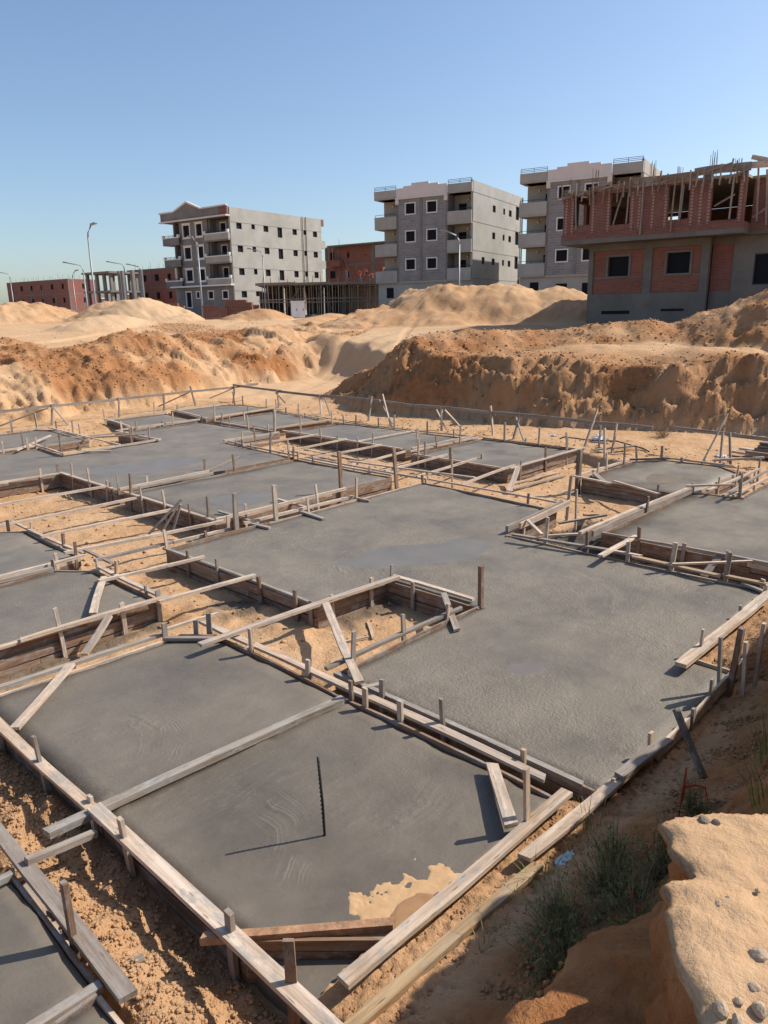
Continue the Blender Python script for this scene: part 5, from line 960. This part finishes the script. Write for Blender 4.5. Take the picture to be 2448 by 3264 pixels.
# ---- two alike grey blocks with stone-clad centre bay
def block(loc, rz, lab):
    B = tag(empty('apartment_building', loc, rz), lab, 'building', 'buildings round the site'); LR, WF, G0 = 14.3, 11.1, 2.2
    F3 = [6.62, 9.36, 12.11]; RZ = 14.93
    rops = []
    for zt, first in ((14.2, 0), (11.5, 0), (8.85, 1)):
        rops += [(5.3, 6.15, zt-.68, zt), (8.4, 9.0, zt-.62, zt), (10.2, 11.05, zt-.66, zt), (12.4, 13.5, zt-.8, zt+.62)]
        if first: rops.append((2.45, 3.25, zt-.72, zt))
    wall('side_wall', 'x', 0, LR, G0, 15.98, 0, .25, rops, 'cement', B)
    for o_ in rops: window(B, 'x', 0, *o_)
    for zl in (14.9, 12.15, 9.4, 6.65): MB().box(.0, LR, -.02, -.001, zl-.02, zl+.02).build('band_line', 'cement_dark', B)
    cops = []
    for zt in (14.33, 11.6, 8.8): cops += [(6.45, 7.5, zt-1.0, zt), (3.95, 5.0, zt-1.0, zt)]
    wall('centre_bay', 'y', 2.93, 8.35, 6.62, RZ, -.25, .3, cops, 'stone_clad', B)
    for o_ in cops: window(B, 'y', -.25, *o_, trim='trim_white', tw=.11, lip=False)
    MB().box(-.253, 1.6, 2.70, 2.93, 6.62, RZ+.1).build('bay_side', 'cement_dark', B); MB().box(-.253, 1.6, 8.35, 8.58, 6.62, RZ+.1).build('bay_side', 'cement_dark', B)
    MB().box(-.29, -.255, 5.55, 5.85, 6.62, RZ-.05).build('bay_pilaster', 'cement_dark', B)
    MB().prism([(2.75, 14.95), (8.55, 14.95), (8.55, 15.85), (7.7, 15.85), (7.7, 16.02), (6.75, 16.02), (6.75, 16.25), (4.75, 16.25), (4.75, 16.05), (3.7, 16.05), (3.7, 15.88), (2.75, 15.88)], 0, -.42, -.2).build('parapet_screen', 'trim_pink', B)
    MB().box(-.48, -.2, 2.65, 8.65, 14.78, 14.945).build('cornice', 'trim_pink', B)
    MB().box(-.45, -.2, 2.67, 3.05, 14.3, 14.775).build('cornice_bracket', 'trim_pink', B); MB().box(-.45, -.2, 8.28, 8.64, 14.3, 14.775).build('cornice_bracket', 'trim_pink', B)
    for i, (zf, zt) in enumerate(((6.62, 9.36), (9.36, 12.11), (12.11, RZ))):
        for (y0, y1, dr) in ((.26, 2.7, (1.35, 2.25)), (8.58, WF, (8.75, 9.3))):
            o_ = (dr[0], dr[1], zf+.1, zf+1.98); wall('loggia_wall', 'y', y0, y1, zf, zt-.02, 1.5, .2, [o_], 'soffit', B); window(B, 'y', 1.5, *o_)
        for (y0, y1) in ((.03, 2.69), (8.59, 11.25)):
            bal = MB().box(-.35, 1.5, y0, y1, zf-.16, zf+.02).build('balcony', 'soffit', B)
            p = MB().box(-.35, -.2, y0, y1, zf+.023, zf+1.1)
            if y0 > 5: p.box(-.2, 1.5, y1-.14, y1, zf+.023, zf+1.1)
            p.build('balcony_parapet', 'cement', bal); railing('balcony_railing', bal, [(-.27, y0+.05), (-.27, y1-.05)], zf+1.1, .22, 1, 'iron', 1.2)
        bm = bmesh.new(); bmesh.ops.create_icosphere(bm, subdivisions=1, radius=.13); me = bpy.data.meshes.new('bulb'); bm.to_mesh(me); bm.free()
        for yy in (1.1, 9.9): l = add('ceiling_lamp', me, 'trim_white', B); l.location = (1.36, yy, zt-.5)
    for (y0, y1) in ((.03, 2.69), (8.59, 11.25)):
        rp = MB().box(-.35, 1.5, y0, y1, RZ-.02, RZ+.12).build('roof_edge', 'soffit', B); p = MB().box(-.35, -.2, y0, y1, RZ+.123, RZ+.85)
        if y0 > 5: p.box(-.2, 1.5, y1-.14, y1, RZ+.123, RZ+.85)
        else: p.box(-.35+.15, .0, y0, y0+.15, RZ+.123, RZ+1.1)
        p.build('roof_parapet', 'cement', rp); railing('roof_railing', rp, [(-.27, y0+.05), (-.27, y1-.05)], RZ+.85, .4, 3, 'iron', 1.0)
    gop = [(9.2, 10.1, 4.9, 6.0), (6.4, 7.5, 4.6, 5.8), (3.9, 5.0, 4.6, 5.8)]
    wall('ground_floor_wall', 'y', .26, WF, G0, 6.46, 0, .25, gop, 'cement', B)
    for o_ in gop: window(B, 'y', 0, *o_)
    MB().box(-.2, .0, 2.7, 8.58, 6.40, 6.615).build('ledge', 'cement', B)
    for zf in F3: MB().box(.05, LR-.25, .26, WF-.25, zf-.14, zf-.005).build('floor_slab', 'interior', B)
    MB().box(.0, LR-.25, .26, WF-.25, RZ-.02, RZ+.12).build('roof_slab', 'cement_dark', B)
    wall('back_wall', 'y', .26, WF-.26, G0, 15.9, LR-.25, .25, [], 'cement', B); wall('far_side_wall', 'x', 1.7, LR, G0, 15.9, WF-.25, .25, [], 'cement_dark', B)
    MB().tube([(LR-.1, -.15, 3), (LR-.1, -.15, 15.9)], .09, 8).build('drain_pipe', 'metal_grey', B)
    MB().box(LR-.5, LR+.5, -.5, -.12, 5.0, 7.2).build('meter_box', 'cabinet_white', B)
    return B
block((64.53, 47.29, 0), rad(13.3), 'four-storey grey block with pink stepped parapet in the middle of the row')
block((67.3, 30.9, 0), rad(13.3), 'four-storey grey block with pink stepped parapet, half hidden behind the brick shell')

# ---- unfinished red brick house (right)
B4 = tag(empty('brick_shell', (40.18, 21.35, 0), rad(5.5)), 'unfinished two-storey red brick house with timber formwork on its top floor', 'building', 'buildings round the site')
DEP = 11.0
lo = [(-2.27, -1.12, 5.13, 6.15), (-5.5, -4.32, 5.15, 6.19)]
wall('plinth', 'y', -6.45, 0, 1.6, 4.19, 0, .3, [], 'cement_bare', B4)
for (y0, y1, o_) in ((-3.1, -.27, lo[0]), (-6.05, -3.55, lo[1])):
    wall('brick_panel', 'y', y0, y1, 4.2, 6.48, .06, .25, [o_], 'brick_orange', B4); wall('brick_course', 'y', y0, y1, 5.02, 5.09, .045, .02, [], 'cement_bare', B4)
    wd = window(B4, 'y', .06, *o_, trim='cement_bare', tw=.12, lip=False)
for (y0, y1) in ((-.265, .0), (-3.545, -3.105), (-6.45, -6.055)): MB().box(-.01, .35, y0, y1, 4.195, 6.49).build('column', 'cement_bare', B4)
MB().box(-.02, .35, -6.46, .01, 6.49, 6.84).build('beam', 'cement_bare', B4)
rt_ops = [(-10.2, -8.5, 4.44, 5.94)]
wall('recess_wall', 'y', -7.5, -6.46, 4.2, 6.5, .56, .25, [], 'brick_dull', B4); wall('recess_wall', 'y', -7.5, -6.46, 1.6, 4.2, .53, .25, [], 'cement_bare', B4); wall('recess_wall', 'y', -7.5, -6.46, 6.5, 6.84, .53, .25, [], 'cement_bare', B4); wall('recess_wall', 'y', -14, -7.5, 1.6, 6.84, .5, .25, rt_ops, 'cement_bare', B4)
window(B4, 'y', .5, *rt_ops[0])
for (y0, y1, z0_, z1_) in ((-2.5, -.9, 3.1, 3.28), (-5.4, -4.2, 3.22, 3.34)): MB().box(-.012, -.004, y0, y1, z0_, z1_).build('vent_slot', 'opening_dark', B4)
MB().box(-1.2, DEP, -8.2, 1.2, 6.845, 7.08).build('floor_slab', 'cement_bare', B4); MB().box(.2, DEP, -14, -8.21, 6.845, 7.08).build('floor_slab', 'cement_bare', B4)
MB().box(-1.2, -1.0, -8.2, 1.2, 7.083, 7.38).build('brick_strip', 'brick_red', B4); MB().box(-.99, .2, -8.2, -8.0, 7.083, 7.38).build('brick_strip', 'brick_red', B4); MB().box(.2, .4, -14, -8.21, 7.083, 7.38).build('brick_strip', 'brick_red', B4)
uo = [(-.37, .54, 7.83, 9.31), (-2.55, -1.51, 7.70, 9.29), (-5.54, -4.51, 7.71, 9.34), (-7.84, -6.6, 7.5, 9.6)]
wall('brick_wall', 'y', -8.15, 1.15, 7.383, 9.42, -1.12, .2, uo, 'brick_red', B4)
wall('brick_wall', 'y', -14, -8.2, 7.383, 9.42, .3, .2, [(-9.6, -8.9, 7.5, 9.5), (-12, -10.8, 7.5, 9.5)], 'brick_red', B4)
for yy in (.98, .62, -.55, -1.4, -2.68, -3.05, -3.75, -4.4, -5.68, -6.1, -6.5, -7.95):
    MB().box(-1.135, -1.121, yy-.06, yy+.06, 7.39, 9.3).build('toothed_edge', 'brick_toothing', B4)
for (y0, y1) in ((.9, 1.15), (-.75, -.48), (-3.85, -3.4), (-6.55, -6.15), (-8.15, -7.85)): MB().box(-1.14, -.9, y0-.0, y1, 9.42, 9.72).build('column_head', 'cement_bare', B4)
for i, (y0, y1, z0_, z1_) in enumerate(((-.6, 1.3, 9.32, 9.52), (-2.8, -.4, 9.42, 9.70), (-5.9, -2.6, 9.52, 9.88), (-8.3, -5.7, 9.60, 9.98))):
    board('form_board', (-1.2, y0, (z0_+z1_)/2), (-1.2, y1, (z0_+z1_)/2+.03), z1_-z0_, .04, random.choice(['timber_grey', 'timber_form_shaded']), B4, side=(0, 0, 1))
board('form_board', (-1.22, -3.9, 9.62), (-1.22, -3.2, 9.62), .42, .05, 'timber_grey', B4, side=(0, 0, 1))
board('form_board', (.15, -14, 9.75), (-1.1, -8.2, 9.85), .3, .05, 'timber', B4, side=(0, 0, 1))
rs = random.Random(5)
for i in range(26):
    y = 1.1-9.2*i/25+rs.uniform(-.12, .12); zt = 9.6+rs.uniform(-.05, .5)+(.12 if y < -3 else 0); z0_ = rs.choice([7.1, 8.8, 9.1, 7.6, 9.0])
    board('prop', (-1.26-rs.uniform(0, .1), y, z0_), (-1.26-rs.uniform(0, .15), y+rs.uniform(-.1, .1), zt), .07, .05, rs.choice(['timber_grey', 'timber_grey', 'timber_form_shaded']), B4, side=(0, 1, 0))
for (p0, p1) in (((-1.0, -1.6, 7.5), (-1.0, -2.1, 9.3)), ((-1.0, -2.35, 7.6), (-1.0, -2.4, 9.3)), ((-1.0, -5.1, 7.6), (-1.0, -5.2, 9.4)), ((-.9, -6.7, 8.2), (-1.3, -7.7, 8.6)), ((-1.3, -7.55, 7.5), (-1.3, -7.6, 9.5)), ((-.4, -8.6, 7.4), (-.6, -8.45, 10.1)), ((-.2, -8.35, 7.6), (-.4, -10.4, 8.9)), ((-.2, -9.0, 7.2), (-.3, -8.8, 9.7)), ((0, -9.8, 7.2), (0, -9.7, 9.8)), ((-1.35, -7.2, 9.35), (-1.35, -8.3, 9.7)), ((-1.35, 1.7, 9.28), (-1.35, .7, 9.3)), ((-1.3, .3, 9.3), (-1.3, -.2, 9.55)), ((-1.35, -.3, 9.2), (-1.35, .1, 9.32)), ((-1.35, -1.0, 9.5), (-1.35, -1.6, 9.62)), ((-1.35, -6.3, 9.75), (-1.35, -7.5, 10.02)), ((-1.3, -3.6, 9.45), (-1.3, -4.6, 9.58))):
    board('prop', p0, p1, .08, .05, 'timber_grey', B4, side=(0, 1, .3))
for (y, n, h) in ((-6.5, 7, .85), (-3.55, 7, .75), (-4.9, 5, .35), (-.55, 6, .75), (-7.65, 6, .4), (.9, 4, .4), (-10.2, 6, .6)):
    for i in range(n): yy = y+(i-n/2)*.055; MB().tube([(-1.0+rs.uniform(-.12, .12), yy, 9.4), (-1.0+rs.uniform(-.14, .14), yy+rs.uniform(-.03, .03), 9.85+h*rs.uniform(.8, 1.05))], .012, 4).build('rebar', 'rebar_rust', B4)
MB().box(-1.1, DEP, -8.1, 1.1, 9.43, 9.55).build('roof_deck', 'timber_grey', B4); MB().box(.2, DEP, -14, -8.11, 9.43, 9.55).build('roof_deck', 'timber_grey', B4)
wall('side_wall', 'x', .3, DEP, 1.6, 6.84, -.3, .3, [], 'brick_red', B4); wall('side_wall', 'x', -1.0, DEP, 7.09, 9.42, .95, .2, [(0.5, 1.6, 7.6, 9.2), (4, 5.2, 7.6, 9.2)], 'brick_red', B4)
wall('back_wall', 'y', -14, 1, 1.6, 9.42, DEP, .25, [(-1.5, -.2, 7.6, 9.2)], 'brick_red', B4)
# planks poking from the deck of the half hidden block's roof side
board('form_board', (-.9, -9.6, 9.8), (-.9, -8.2, 10.25), .2, .06, 'timber', B4, side=(0, 0, 1))

# ---- scaffolded deck, brick house behind, and the far shells
def shell(name, loc, rz, lab, W_, D_, z0, floors, fh, mat, wins, wmat='opening_dark', top_frame=False, fr=True):
    B = tag(empty(name, loc, rz), lab, 'building', 'buildings round the site'); H1 = z0+floors*fh
    for axis, S in (('y', W_), ('x', D_)):
        ops = []
        for f in range(floors):
            n = max(1, int(S/wins)); 
            for i in range(n): c = S*(i+.5)/n; hw = .45 if (i+f) % 3 else .55; ops.append((c-hw, c+hw, z0+f*fh+1.0, z0+f*fh+2.15))
        wall('brick_wall', axis, .0 if axis == 'y' else .2, S, z0, H1, 0, .2, ops, mat, B)
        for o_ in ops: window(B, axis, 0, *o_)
        for f in range(floors+1):
            z = z0+f*fh
            if axis == 'y': MB().box(-.03, .22, -.03, S, z-.15, z+.12).build('floor_band', 'cement_bare', B)
            else: MB().box(-.02, S, -.025, .22, z-.14, z+.11).build('floor_band', 'cement_bare', B)
        if fr:
            n = max(2, int(S/4.5)+1)
            for i in range(n):
                c = min(S-.3, S*i/(n-1))
                if axis == 'y': MB().box(-.025, .2, c, c+.3, z0, H1).build('column', 'cement_bare', B)
                else: MB().box(c, c+.3, -.022, .2, z0, H1).build('column', 'cement_bare', B)
    MB().box(0, D_, 0, W_, H1-.1, H1+.1).build('roof_slab', 'cement_bare', B)
    MB().box(D_-.2, D_, 0, W_, z0, H1).build('back_wall', mat, B); MB().box(.2, D_, W_-.2, W_, z0, H1).build('far_side_wall', mat, B)
    rs = random.Random(int(loc[0]))
    for i in range(int(W_/2)):
        for j in range(2):
            y = W_*i/int(W_/2)+rs.uniform(-.2, .2); MB().tube([(.2+j*3, y, H1), (.2+j*3+rs.uniform(-.1, .1), y, H1+rs.uniform(.5, 1.3))], .03, 4).build('rebar', 'rebar_rust', B)
    return B
B8 = shell('brick_house', (86.9, 89.9, 0), rad(7), 'red brick two-storey shell behind the scaffolded deck', 3, 16, 7.9, 2, 2.85, 'brick_dull', 1.6)
wall('brick_wall', 'y', -12, 0, 2.0, 13.6, 0, .2, [(-2.0, -1.0, 9.0, 10.2), (-5.5, -4.7, 9.2, 10.1), (-2.0, -1.2, 11.9, 13.0), (-5.5, -4.7, 12.1, 13.0), (-9.5, -8.4, 8.8, 10.2)], 'brick_dull', B8)
MB().box(-.05, -.003, -7.0, -6.3, 2, 13.6).build('column', 'cement_bare', B8); MB().box(-1.4, 10, -12, 1.4, 13.61, 13.8).build('roof_slab', 'cement_bare', B8); MB().box(-.04, -.003, -12, 0, 10.7, 11.0).build('floor_band', 'cement_bare', B8)
MB().box(-1.3, -.001, -1, 1.3, 10.6, 11.5).build('balcony', 'brick_dull', B8)
for yy in (1.2, .4): MB().tube([(-1.2, yy, 11.5), (-1.2, yy, 13.6)], .06, 5).build('prop', 'timber_grey', B8)
shell('brick_house', (80.3, 172.0, 0), rad(7.5), 'long low red brick shell far away at the left edge', 26, 8, 2.8, 3, 3.05, 'brick_dull', 4.2)
B6 = shell('brick_house', (73.2, 116.2, 0), rad(8), 'unfinished brick and concrete house behind the left sand heaps', 13.0, 12, 2.4, 3, 3.0, 'brick_dull', 3.2)
# open concrete frame beside it
F6 = tag(empty('unfinished_building', (61.8, 125.6, 0), rad(8)), 'open grey concrete frame with bare columns, left of the gabled block', 'building', 'buildings round the site')
for y in (-6.3, -4.6, -2.6, 0): 
    for x in (0, 5): MB().box(x, x+.45, y-.45, y, 2.2, 10.4).build('column', 'cement_dark', F6)
for z in (7.4, 10.4): MB().box(-.5, 6, -7.2, .3, z, z+.3).build('floor_slab', 'cement_dark', F6)
wall('brick_wall', 'y', -7, 0, 2.2, 5.2, .05, .2, [(-4, -3, 3.4, 4.4)], 'brick_dull', F6)
MB().box(.1, 5.8, -7.0, 0, 5.2, 5.45).build('floor_slab', 'cement_bare', F6)
for y in (-10.0, -9.2, -12.5, -14.5): MB().box(-.4, .1, y-.5, y, 5.2, 10.6).build('column', 'cement_dark', F6)
# shuttered deck on props
B7 = tag(empty('scaffolded_deck', (58.9, 74.6, 0), rad(-44)), 'concrete deck being shuttered on many timber props between the grey blocks', 'building', 'buildings round the site')
MB().box(-.5, 15.6, 0, 9, 6.75, 7.0).build('deck', 'timber_dark', B7)
for i, (x0, x1) in enumerate(((-.8, 4), (3.8, 8.2), (8, 12), (11.8, 15.9))): board('edge_board', (x0, -.05, 6.95), (x1, -.05, 7.02), .3, .05, 'timber_grey', B7, side=(0, 0, 1))
for zz in (4.9, 5.1): board('ledger', (-.5, -.08+zz*.01, zz), (15.6, -.08+zz*.01, zz+.05), .1, .06, 'timber_grey', B7, side=(0, 0, 1))
rs = random.Random(11)
for j, y in enumerate((.1, 1.6, 3.4, 5.5, 7.6)):
    for i in range(24 if j < 2 else 10):
        x = 15.4*(i+.5*(j % 2))/(23.5 if j < 2 else 9.6)+rs.uniform(-.15, .15); x = min(x, 15.4)
        board('prop', (x+rs.uniform(-.15, .15), y, 2.6), (x, y, 6.74), .11, .09, 'timber_dark' if j > 1 else rs.choice(['timber', 'timber_grey', 'timber_grey']), B7, side=(0, 1, 0))  # back rows take darker timber, shade under the deck put into colour
for (x0, x1) in ((2, 4.5), (9, 7), (12, 14)): board('brace', (x0, -.1, 2.8), (x1, -.1, 6.5), .09, .05, 'timber_grey', B7, side=(0, 1, 0))
MB().box(9.6, 15.6, 6.6, 8.9, 2.4, 6.7).build('rear_wall', 'cement_dark', B7)
for (x0, x1) in ((-.4, 1.9), (2.1, 4.6), (4.9, 7.2), (7.35, 9.6)): MB().box(x0, x1, 8.6, 8.8, 2.4, 6.74).build('dark_backing', 'timber_dark', B7)  # added backing that keeps the space under the deck dark
MB().box(-.5, -.35, 1.0, 8.5, 2.4, 6.2).build('dark_backing', 'timber_dark', B7)
for i in range(16): x = 15.2*i/15; MB().tube([(x, .6, 7.0), (x+rs.uniform(-.2, .2), .6, 7.0+rs.uniform(.3, 1.2))], .035, 4).build('rebar', 'rebar_rust', B7)
for (x, h, dx) in ((11.0, 2.8, -.9), (12.1, 2.4, -.7), (12.8, 1.2, .1)): board('pole', (x, .4, 7.0), (x+dx, .4, 7.0+h), .09, .07, 'timber_grey', B7, side=(0, 1, 0))
# low pale town on the horizon, far left
for i, (x, y, w, h, lab) in enumerate(((150, 300, 26, 7, 'pale far house on the horizon left of the concrete frame, wide one'), (170, 310, 14, 9, 'pale far house on the horizon left of the concrete frame, tall one'))):
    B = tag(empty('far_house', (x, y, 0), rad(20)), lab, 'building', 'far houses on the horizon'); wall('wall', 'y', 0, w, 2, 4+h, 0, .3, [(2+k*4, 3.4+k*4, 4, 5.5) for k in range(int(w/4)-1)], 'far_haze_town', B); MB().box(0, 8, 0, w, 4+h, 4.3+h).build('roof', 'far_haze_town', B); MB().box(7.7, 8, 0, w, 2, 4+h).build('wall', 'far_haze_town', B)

# ------------------------------------------------------------------ street lamps
def lamp(x, y, zt, az, lab, arm=1.3, zb=2.6):
    L = tag(empty('street_lamp', (x, y, 0), rad(az)), lab, 'street lamp', 'street lamps along the road')
    MB().tube([(0, 0, zb-.3), (0, 0, zb+1.4), (0, 0, zt)], [.10, .09, .06], 10).build('pole', 'metal_grey', L, True)
    MB().tube([(0, 0, zt-.01), (.06, 0, zt+.35), (.3, 0, zt+.68), (arm, 0, zt+.95)], [.065, .06, .055, .05], 8).build('arm', 'metal_grey', L, True)
    MB().prism([(arm-.05, zt+.89), (arm+.5, zt+.98), (arm+.55, zt+1.04), (arm+.46, zt+1.12), (arm+.08, zt+1.05), (arm-.05, zt+.98)], 1, -.13, .13).build('lamp_head', 'metal_grey', L)
    MB().box(-.3, .3, -.3, .3, zb-.4, zb+.15).build('base', 'cement', L)
lamp(31.4, 62.55, 9.9, -70, 'tall grey street lamp in front of the left sand heaps, tallest in view', .5, 2.5)
lamp(45.75, 68.06, 10.2, 120, 'street lamp in front of the gabled grey block', .5)
lamp(59.1, 74.4, 10.1, 120, 'street lamp at the corner of the scaffolded deck', 1.4)
lamp(49.4, 37.5, 8.5, 140, 'street lamp before the stone-clad middle block', 1.0, 2.4)
lamp(53.0, 96.4, 9.6, 130, 'street lamp beside the open concrete frame', 1.8)
lamp(41.8, 85.3, 8.5, 140, 'thin leaning-armed street lamp just right of the tallest lamp', 1.6)
lamp(51.4, 108.4, 9.0, -60, 'small distant street lamp between the far-left brick shell and the tallest lamp', .6)
lamp(45.8, 116.3, 9.1, 140, 'small distant street lamp in front of the far-left brick shell', 1.6)
lamp(55.8, 97.1, 9.4, 130, 'street lamp against the unfinished brick and concrete house', 1.4)

# ------------------------------------------------------------------ brick stacks, cabinet, dry bush, blocks
def stack(x, y, z, rz, w, d, h, lab):
    S = tag(empty('brick_stack', (x, y, z), rad(rz)), lab, 'brick stack', 'stacks of red bricks'); rs = random.Random(int(x*10))
    n = int(h/.24); 
    for i in range(n):
        j = rs.uniform(-.03, .03); k = w*(1 if i < n-1 else rs.uniform(.5, .9)); mb = MB(); nb = max(1, int(k/.26))
        for b in range(nb): mb.box(b*.26+j, b*.26+.24+j, rs.uniform(-.03, .03), d+rs.uniform(-.03, .03), i*.24, i*.24+.225)
        mb.build('brick_layer', 'brick_red', S)
stack(42.3, 62.9, 2.7, -35, 2.4, 1.6, 1.9, 'low red brick stack behind the lamp of the gabled block'); stack(44.2, 61.9, 2.7, -42, 2.6, 2.0, 2.2, 'tallest red brick stack right of the lamp'); stack(46.0, 62.2, 2.7, -38, 2.2, 1.6, 2.1, 'right end red brick stack before the gabled block'); stack(38.9, 65.6, 2.7, -38, 2.6, 1.4, 2.1, 'red brick stack half buried behind the pointed sand heap')
cab = tag(empty('utility_cabinet', (46.6, 54.9, 2.95), rad(-41)), 'white metal utility cabinet standing on the sand before the deck', 'cabinet')
MB().box(0, 1.25, 0, .6, .1, 1.55).build('body', 'cabinet_white', cab); MB().box(-.05, 1.3, -.05, .65, 1.553, 1.65).build('roof', 'cabinet_white', cab); MB().box(-.02, 1.27, -.02, .62, -.3, .097).build('plinth', 'cement', cab)
for x0 in (.04, .64): d = MB().box(x0, x0+.57, -.02, -.002, .16, 1.5).build('door', 'cabinet_white', cab); MB().box(x0+.45, x0+.5, -.05, -.021, .75, .95).build('handle', 'iron', d)
ds = add('dry_bush', feathery(220, 1.0, 1.5, 91), 'twig'); ds.location = (46.2, 57.6, 2.85); tag(ds, 'reddish brown dry bush beside the white cabinet', 'bush')
tag(MB().prism([(0, 0), (1.6, 0), (1.6, .62), (1.45, .72), (.1, .72), (0, .62)], 1, 0, .9).build('concrete_block', 'cement_bare'), 'grey concrete block right of the brick stacks', 'block').location = (45.1, 60.0, 2.75)
tag(crumpled('black_tarp', 49.6, 55.6, 2.75, 1.6, (1.4, .9, .25), 'black_sheet', 12), 'black plastic tarp on the ground before the scaffolded deck', 'tarp')

# ------------------------------------------------------------------ workers on the shuttered deck
def person(loc, rz, pose, shirt, lab):
    # one continuous skinned body; joints of a working figure 1.72 m tall
    if pose == 'stand': J = dict(p=(0, 0, .93), c=(0, 0, 1.28), n=(0, 0, 1.47), h=(.01, 0, 1.58), t=(.02, 0, 1.72), ls=(0, .19, 1.40), le=(.04, .27, 1.13), lh=(.16, .25, .92), rs=(0, -.19, 1.40), re=(.03, -.27, 1.13), rh=(.14, -.25, .92), lk=(.03, .11, .5), lf=(0, .12, .06), rk=(.02, -.11, .5), rf=(-.02, -.12, .06), lp=(0, .1, .9), rp=(0, -.1, .9))
    else: J = dict(p=(-.1, 0, .84), c=(.22, 0, 1.04), n=(.38, 0, 1.08), h=(.48, 0, 1.08), t=(.60, 0, 1.04), ls=(.3, .19, 1.04), le=(.38, .24, .76), lh=(.46, .2, .52), rs=(.3, -.19, 1.04), re=(.38, -.24, .76), rh=(.46, -.2, .52), lk=(.08, .13, .46), lf=(-.03, .13, .06), rk=(.05, -.13, .46), rf=(-.06, -.13, .06), lp=(-.1, .1, .8), rp=(-.1, -.1, .8))
    names = list(J); E = [('p', 'c'), ('c', 'n'), ('n', 'h'), ('h', 't'), ('c', 'ls'), ('ls', 'le'), ('le', 'lh'), ('c', 'rs'), ('rs', 're'), ('re', 'rh'), ('p', 'lp'), ('lp', 'lk'), ('lk', 'lf'), ('p', 'rp'), ('rp', 'rk'), ('rk', 'rf')]
    Rr = dict(p=.14, c=.16, n=.06, h=.10, t=.07, ls=.075, le=.05, lh=.04, rs=.075, re=.05, rh=.04, lp=.10, lk=.065, lf=.05, rp=.10, rk=.065, rf=.05)
    me = bpy.data.meshes.new('person'); me.from_pydata([J[n] for n in names], [(names.index(a), names.index(b)) for a, b in E], []); o = bpy.data.objects.new('tmp', me); COL.objects.link(o)
    o.modifiers.new('s', 'SKIN'); o.modifiers.new('u', 'SUBSURF').levels = 1
    for i, n in enumerate(names): sv = me.skin_vertices[0].data[i]; sv.radius = (Rr[n], Rr[n]); sv.use_root = n == 'p'
    bpy.context.view_layer.update(); ev = o.evaluated_get(bpy.context.evaluated_depsgraph_get()); m2 = bpy.data.meshes.new_from_object(ev); COL.objects.unlink(o)
    for m_ in (shirt, 'cloth_blue', 'skin', 'hair'): m2.materials.append(MATS[m_])
    hp = Vector(J['h']); pz = J['p'][2]
    for f in m2.polygons:
        c = f.center; f.use_smooth = True
        if (c-hp).length < .13 or (c-Vector(J['t'])).length < .1: f.material_index = 3 if (c.z > hp.z+.03 or c.x < hp.x-.04) else 2
        elif min((c-Vector(J['lh'])).length, (c-Vector(J['rh'])).length) < .1: f.material_index = 2
        elif c.z < pz+.02 and c.x < .2: f.material_index = 1
    b = add('person', m2); b.location = loc; b.rotation_euler = (0, 0, rad(rz)); return tag(b, lab, 'person', 'workers on the deck')
ca, sa = math.cos(rad(-44)), math.sin(rad(-44))
def dk(x, y): return (58.9+x*ca-y*sa, 74.6+x*sa+y*ca, 7.0)
person(dk(11.9, 2.2), 200, 'stand', 'cloth_red', 'worker in a bright red shirt standing on the deck')
person(dk(13.2, 2.0), -30, 'bend', 'cloth_orange', 'worker in orange bending over the deck')
person(dk(15.1, 2.5), 180, 'stand', 'cloth_dark', 'worker in dark clothes at the right end of the deck')
person(dk(10.3, 3.0), 150, 'stand', 'cloth_blue', 'worker in grey blue clothes at the left of the deck')
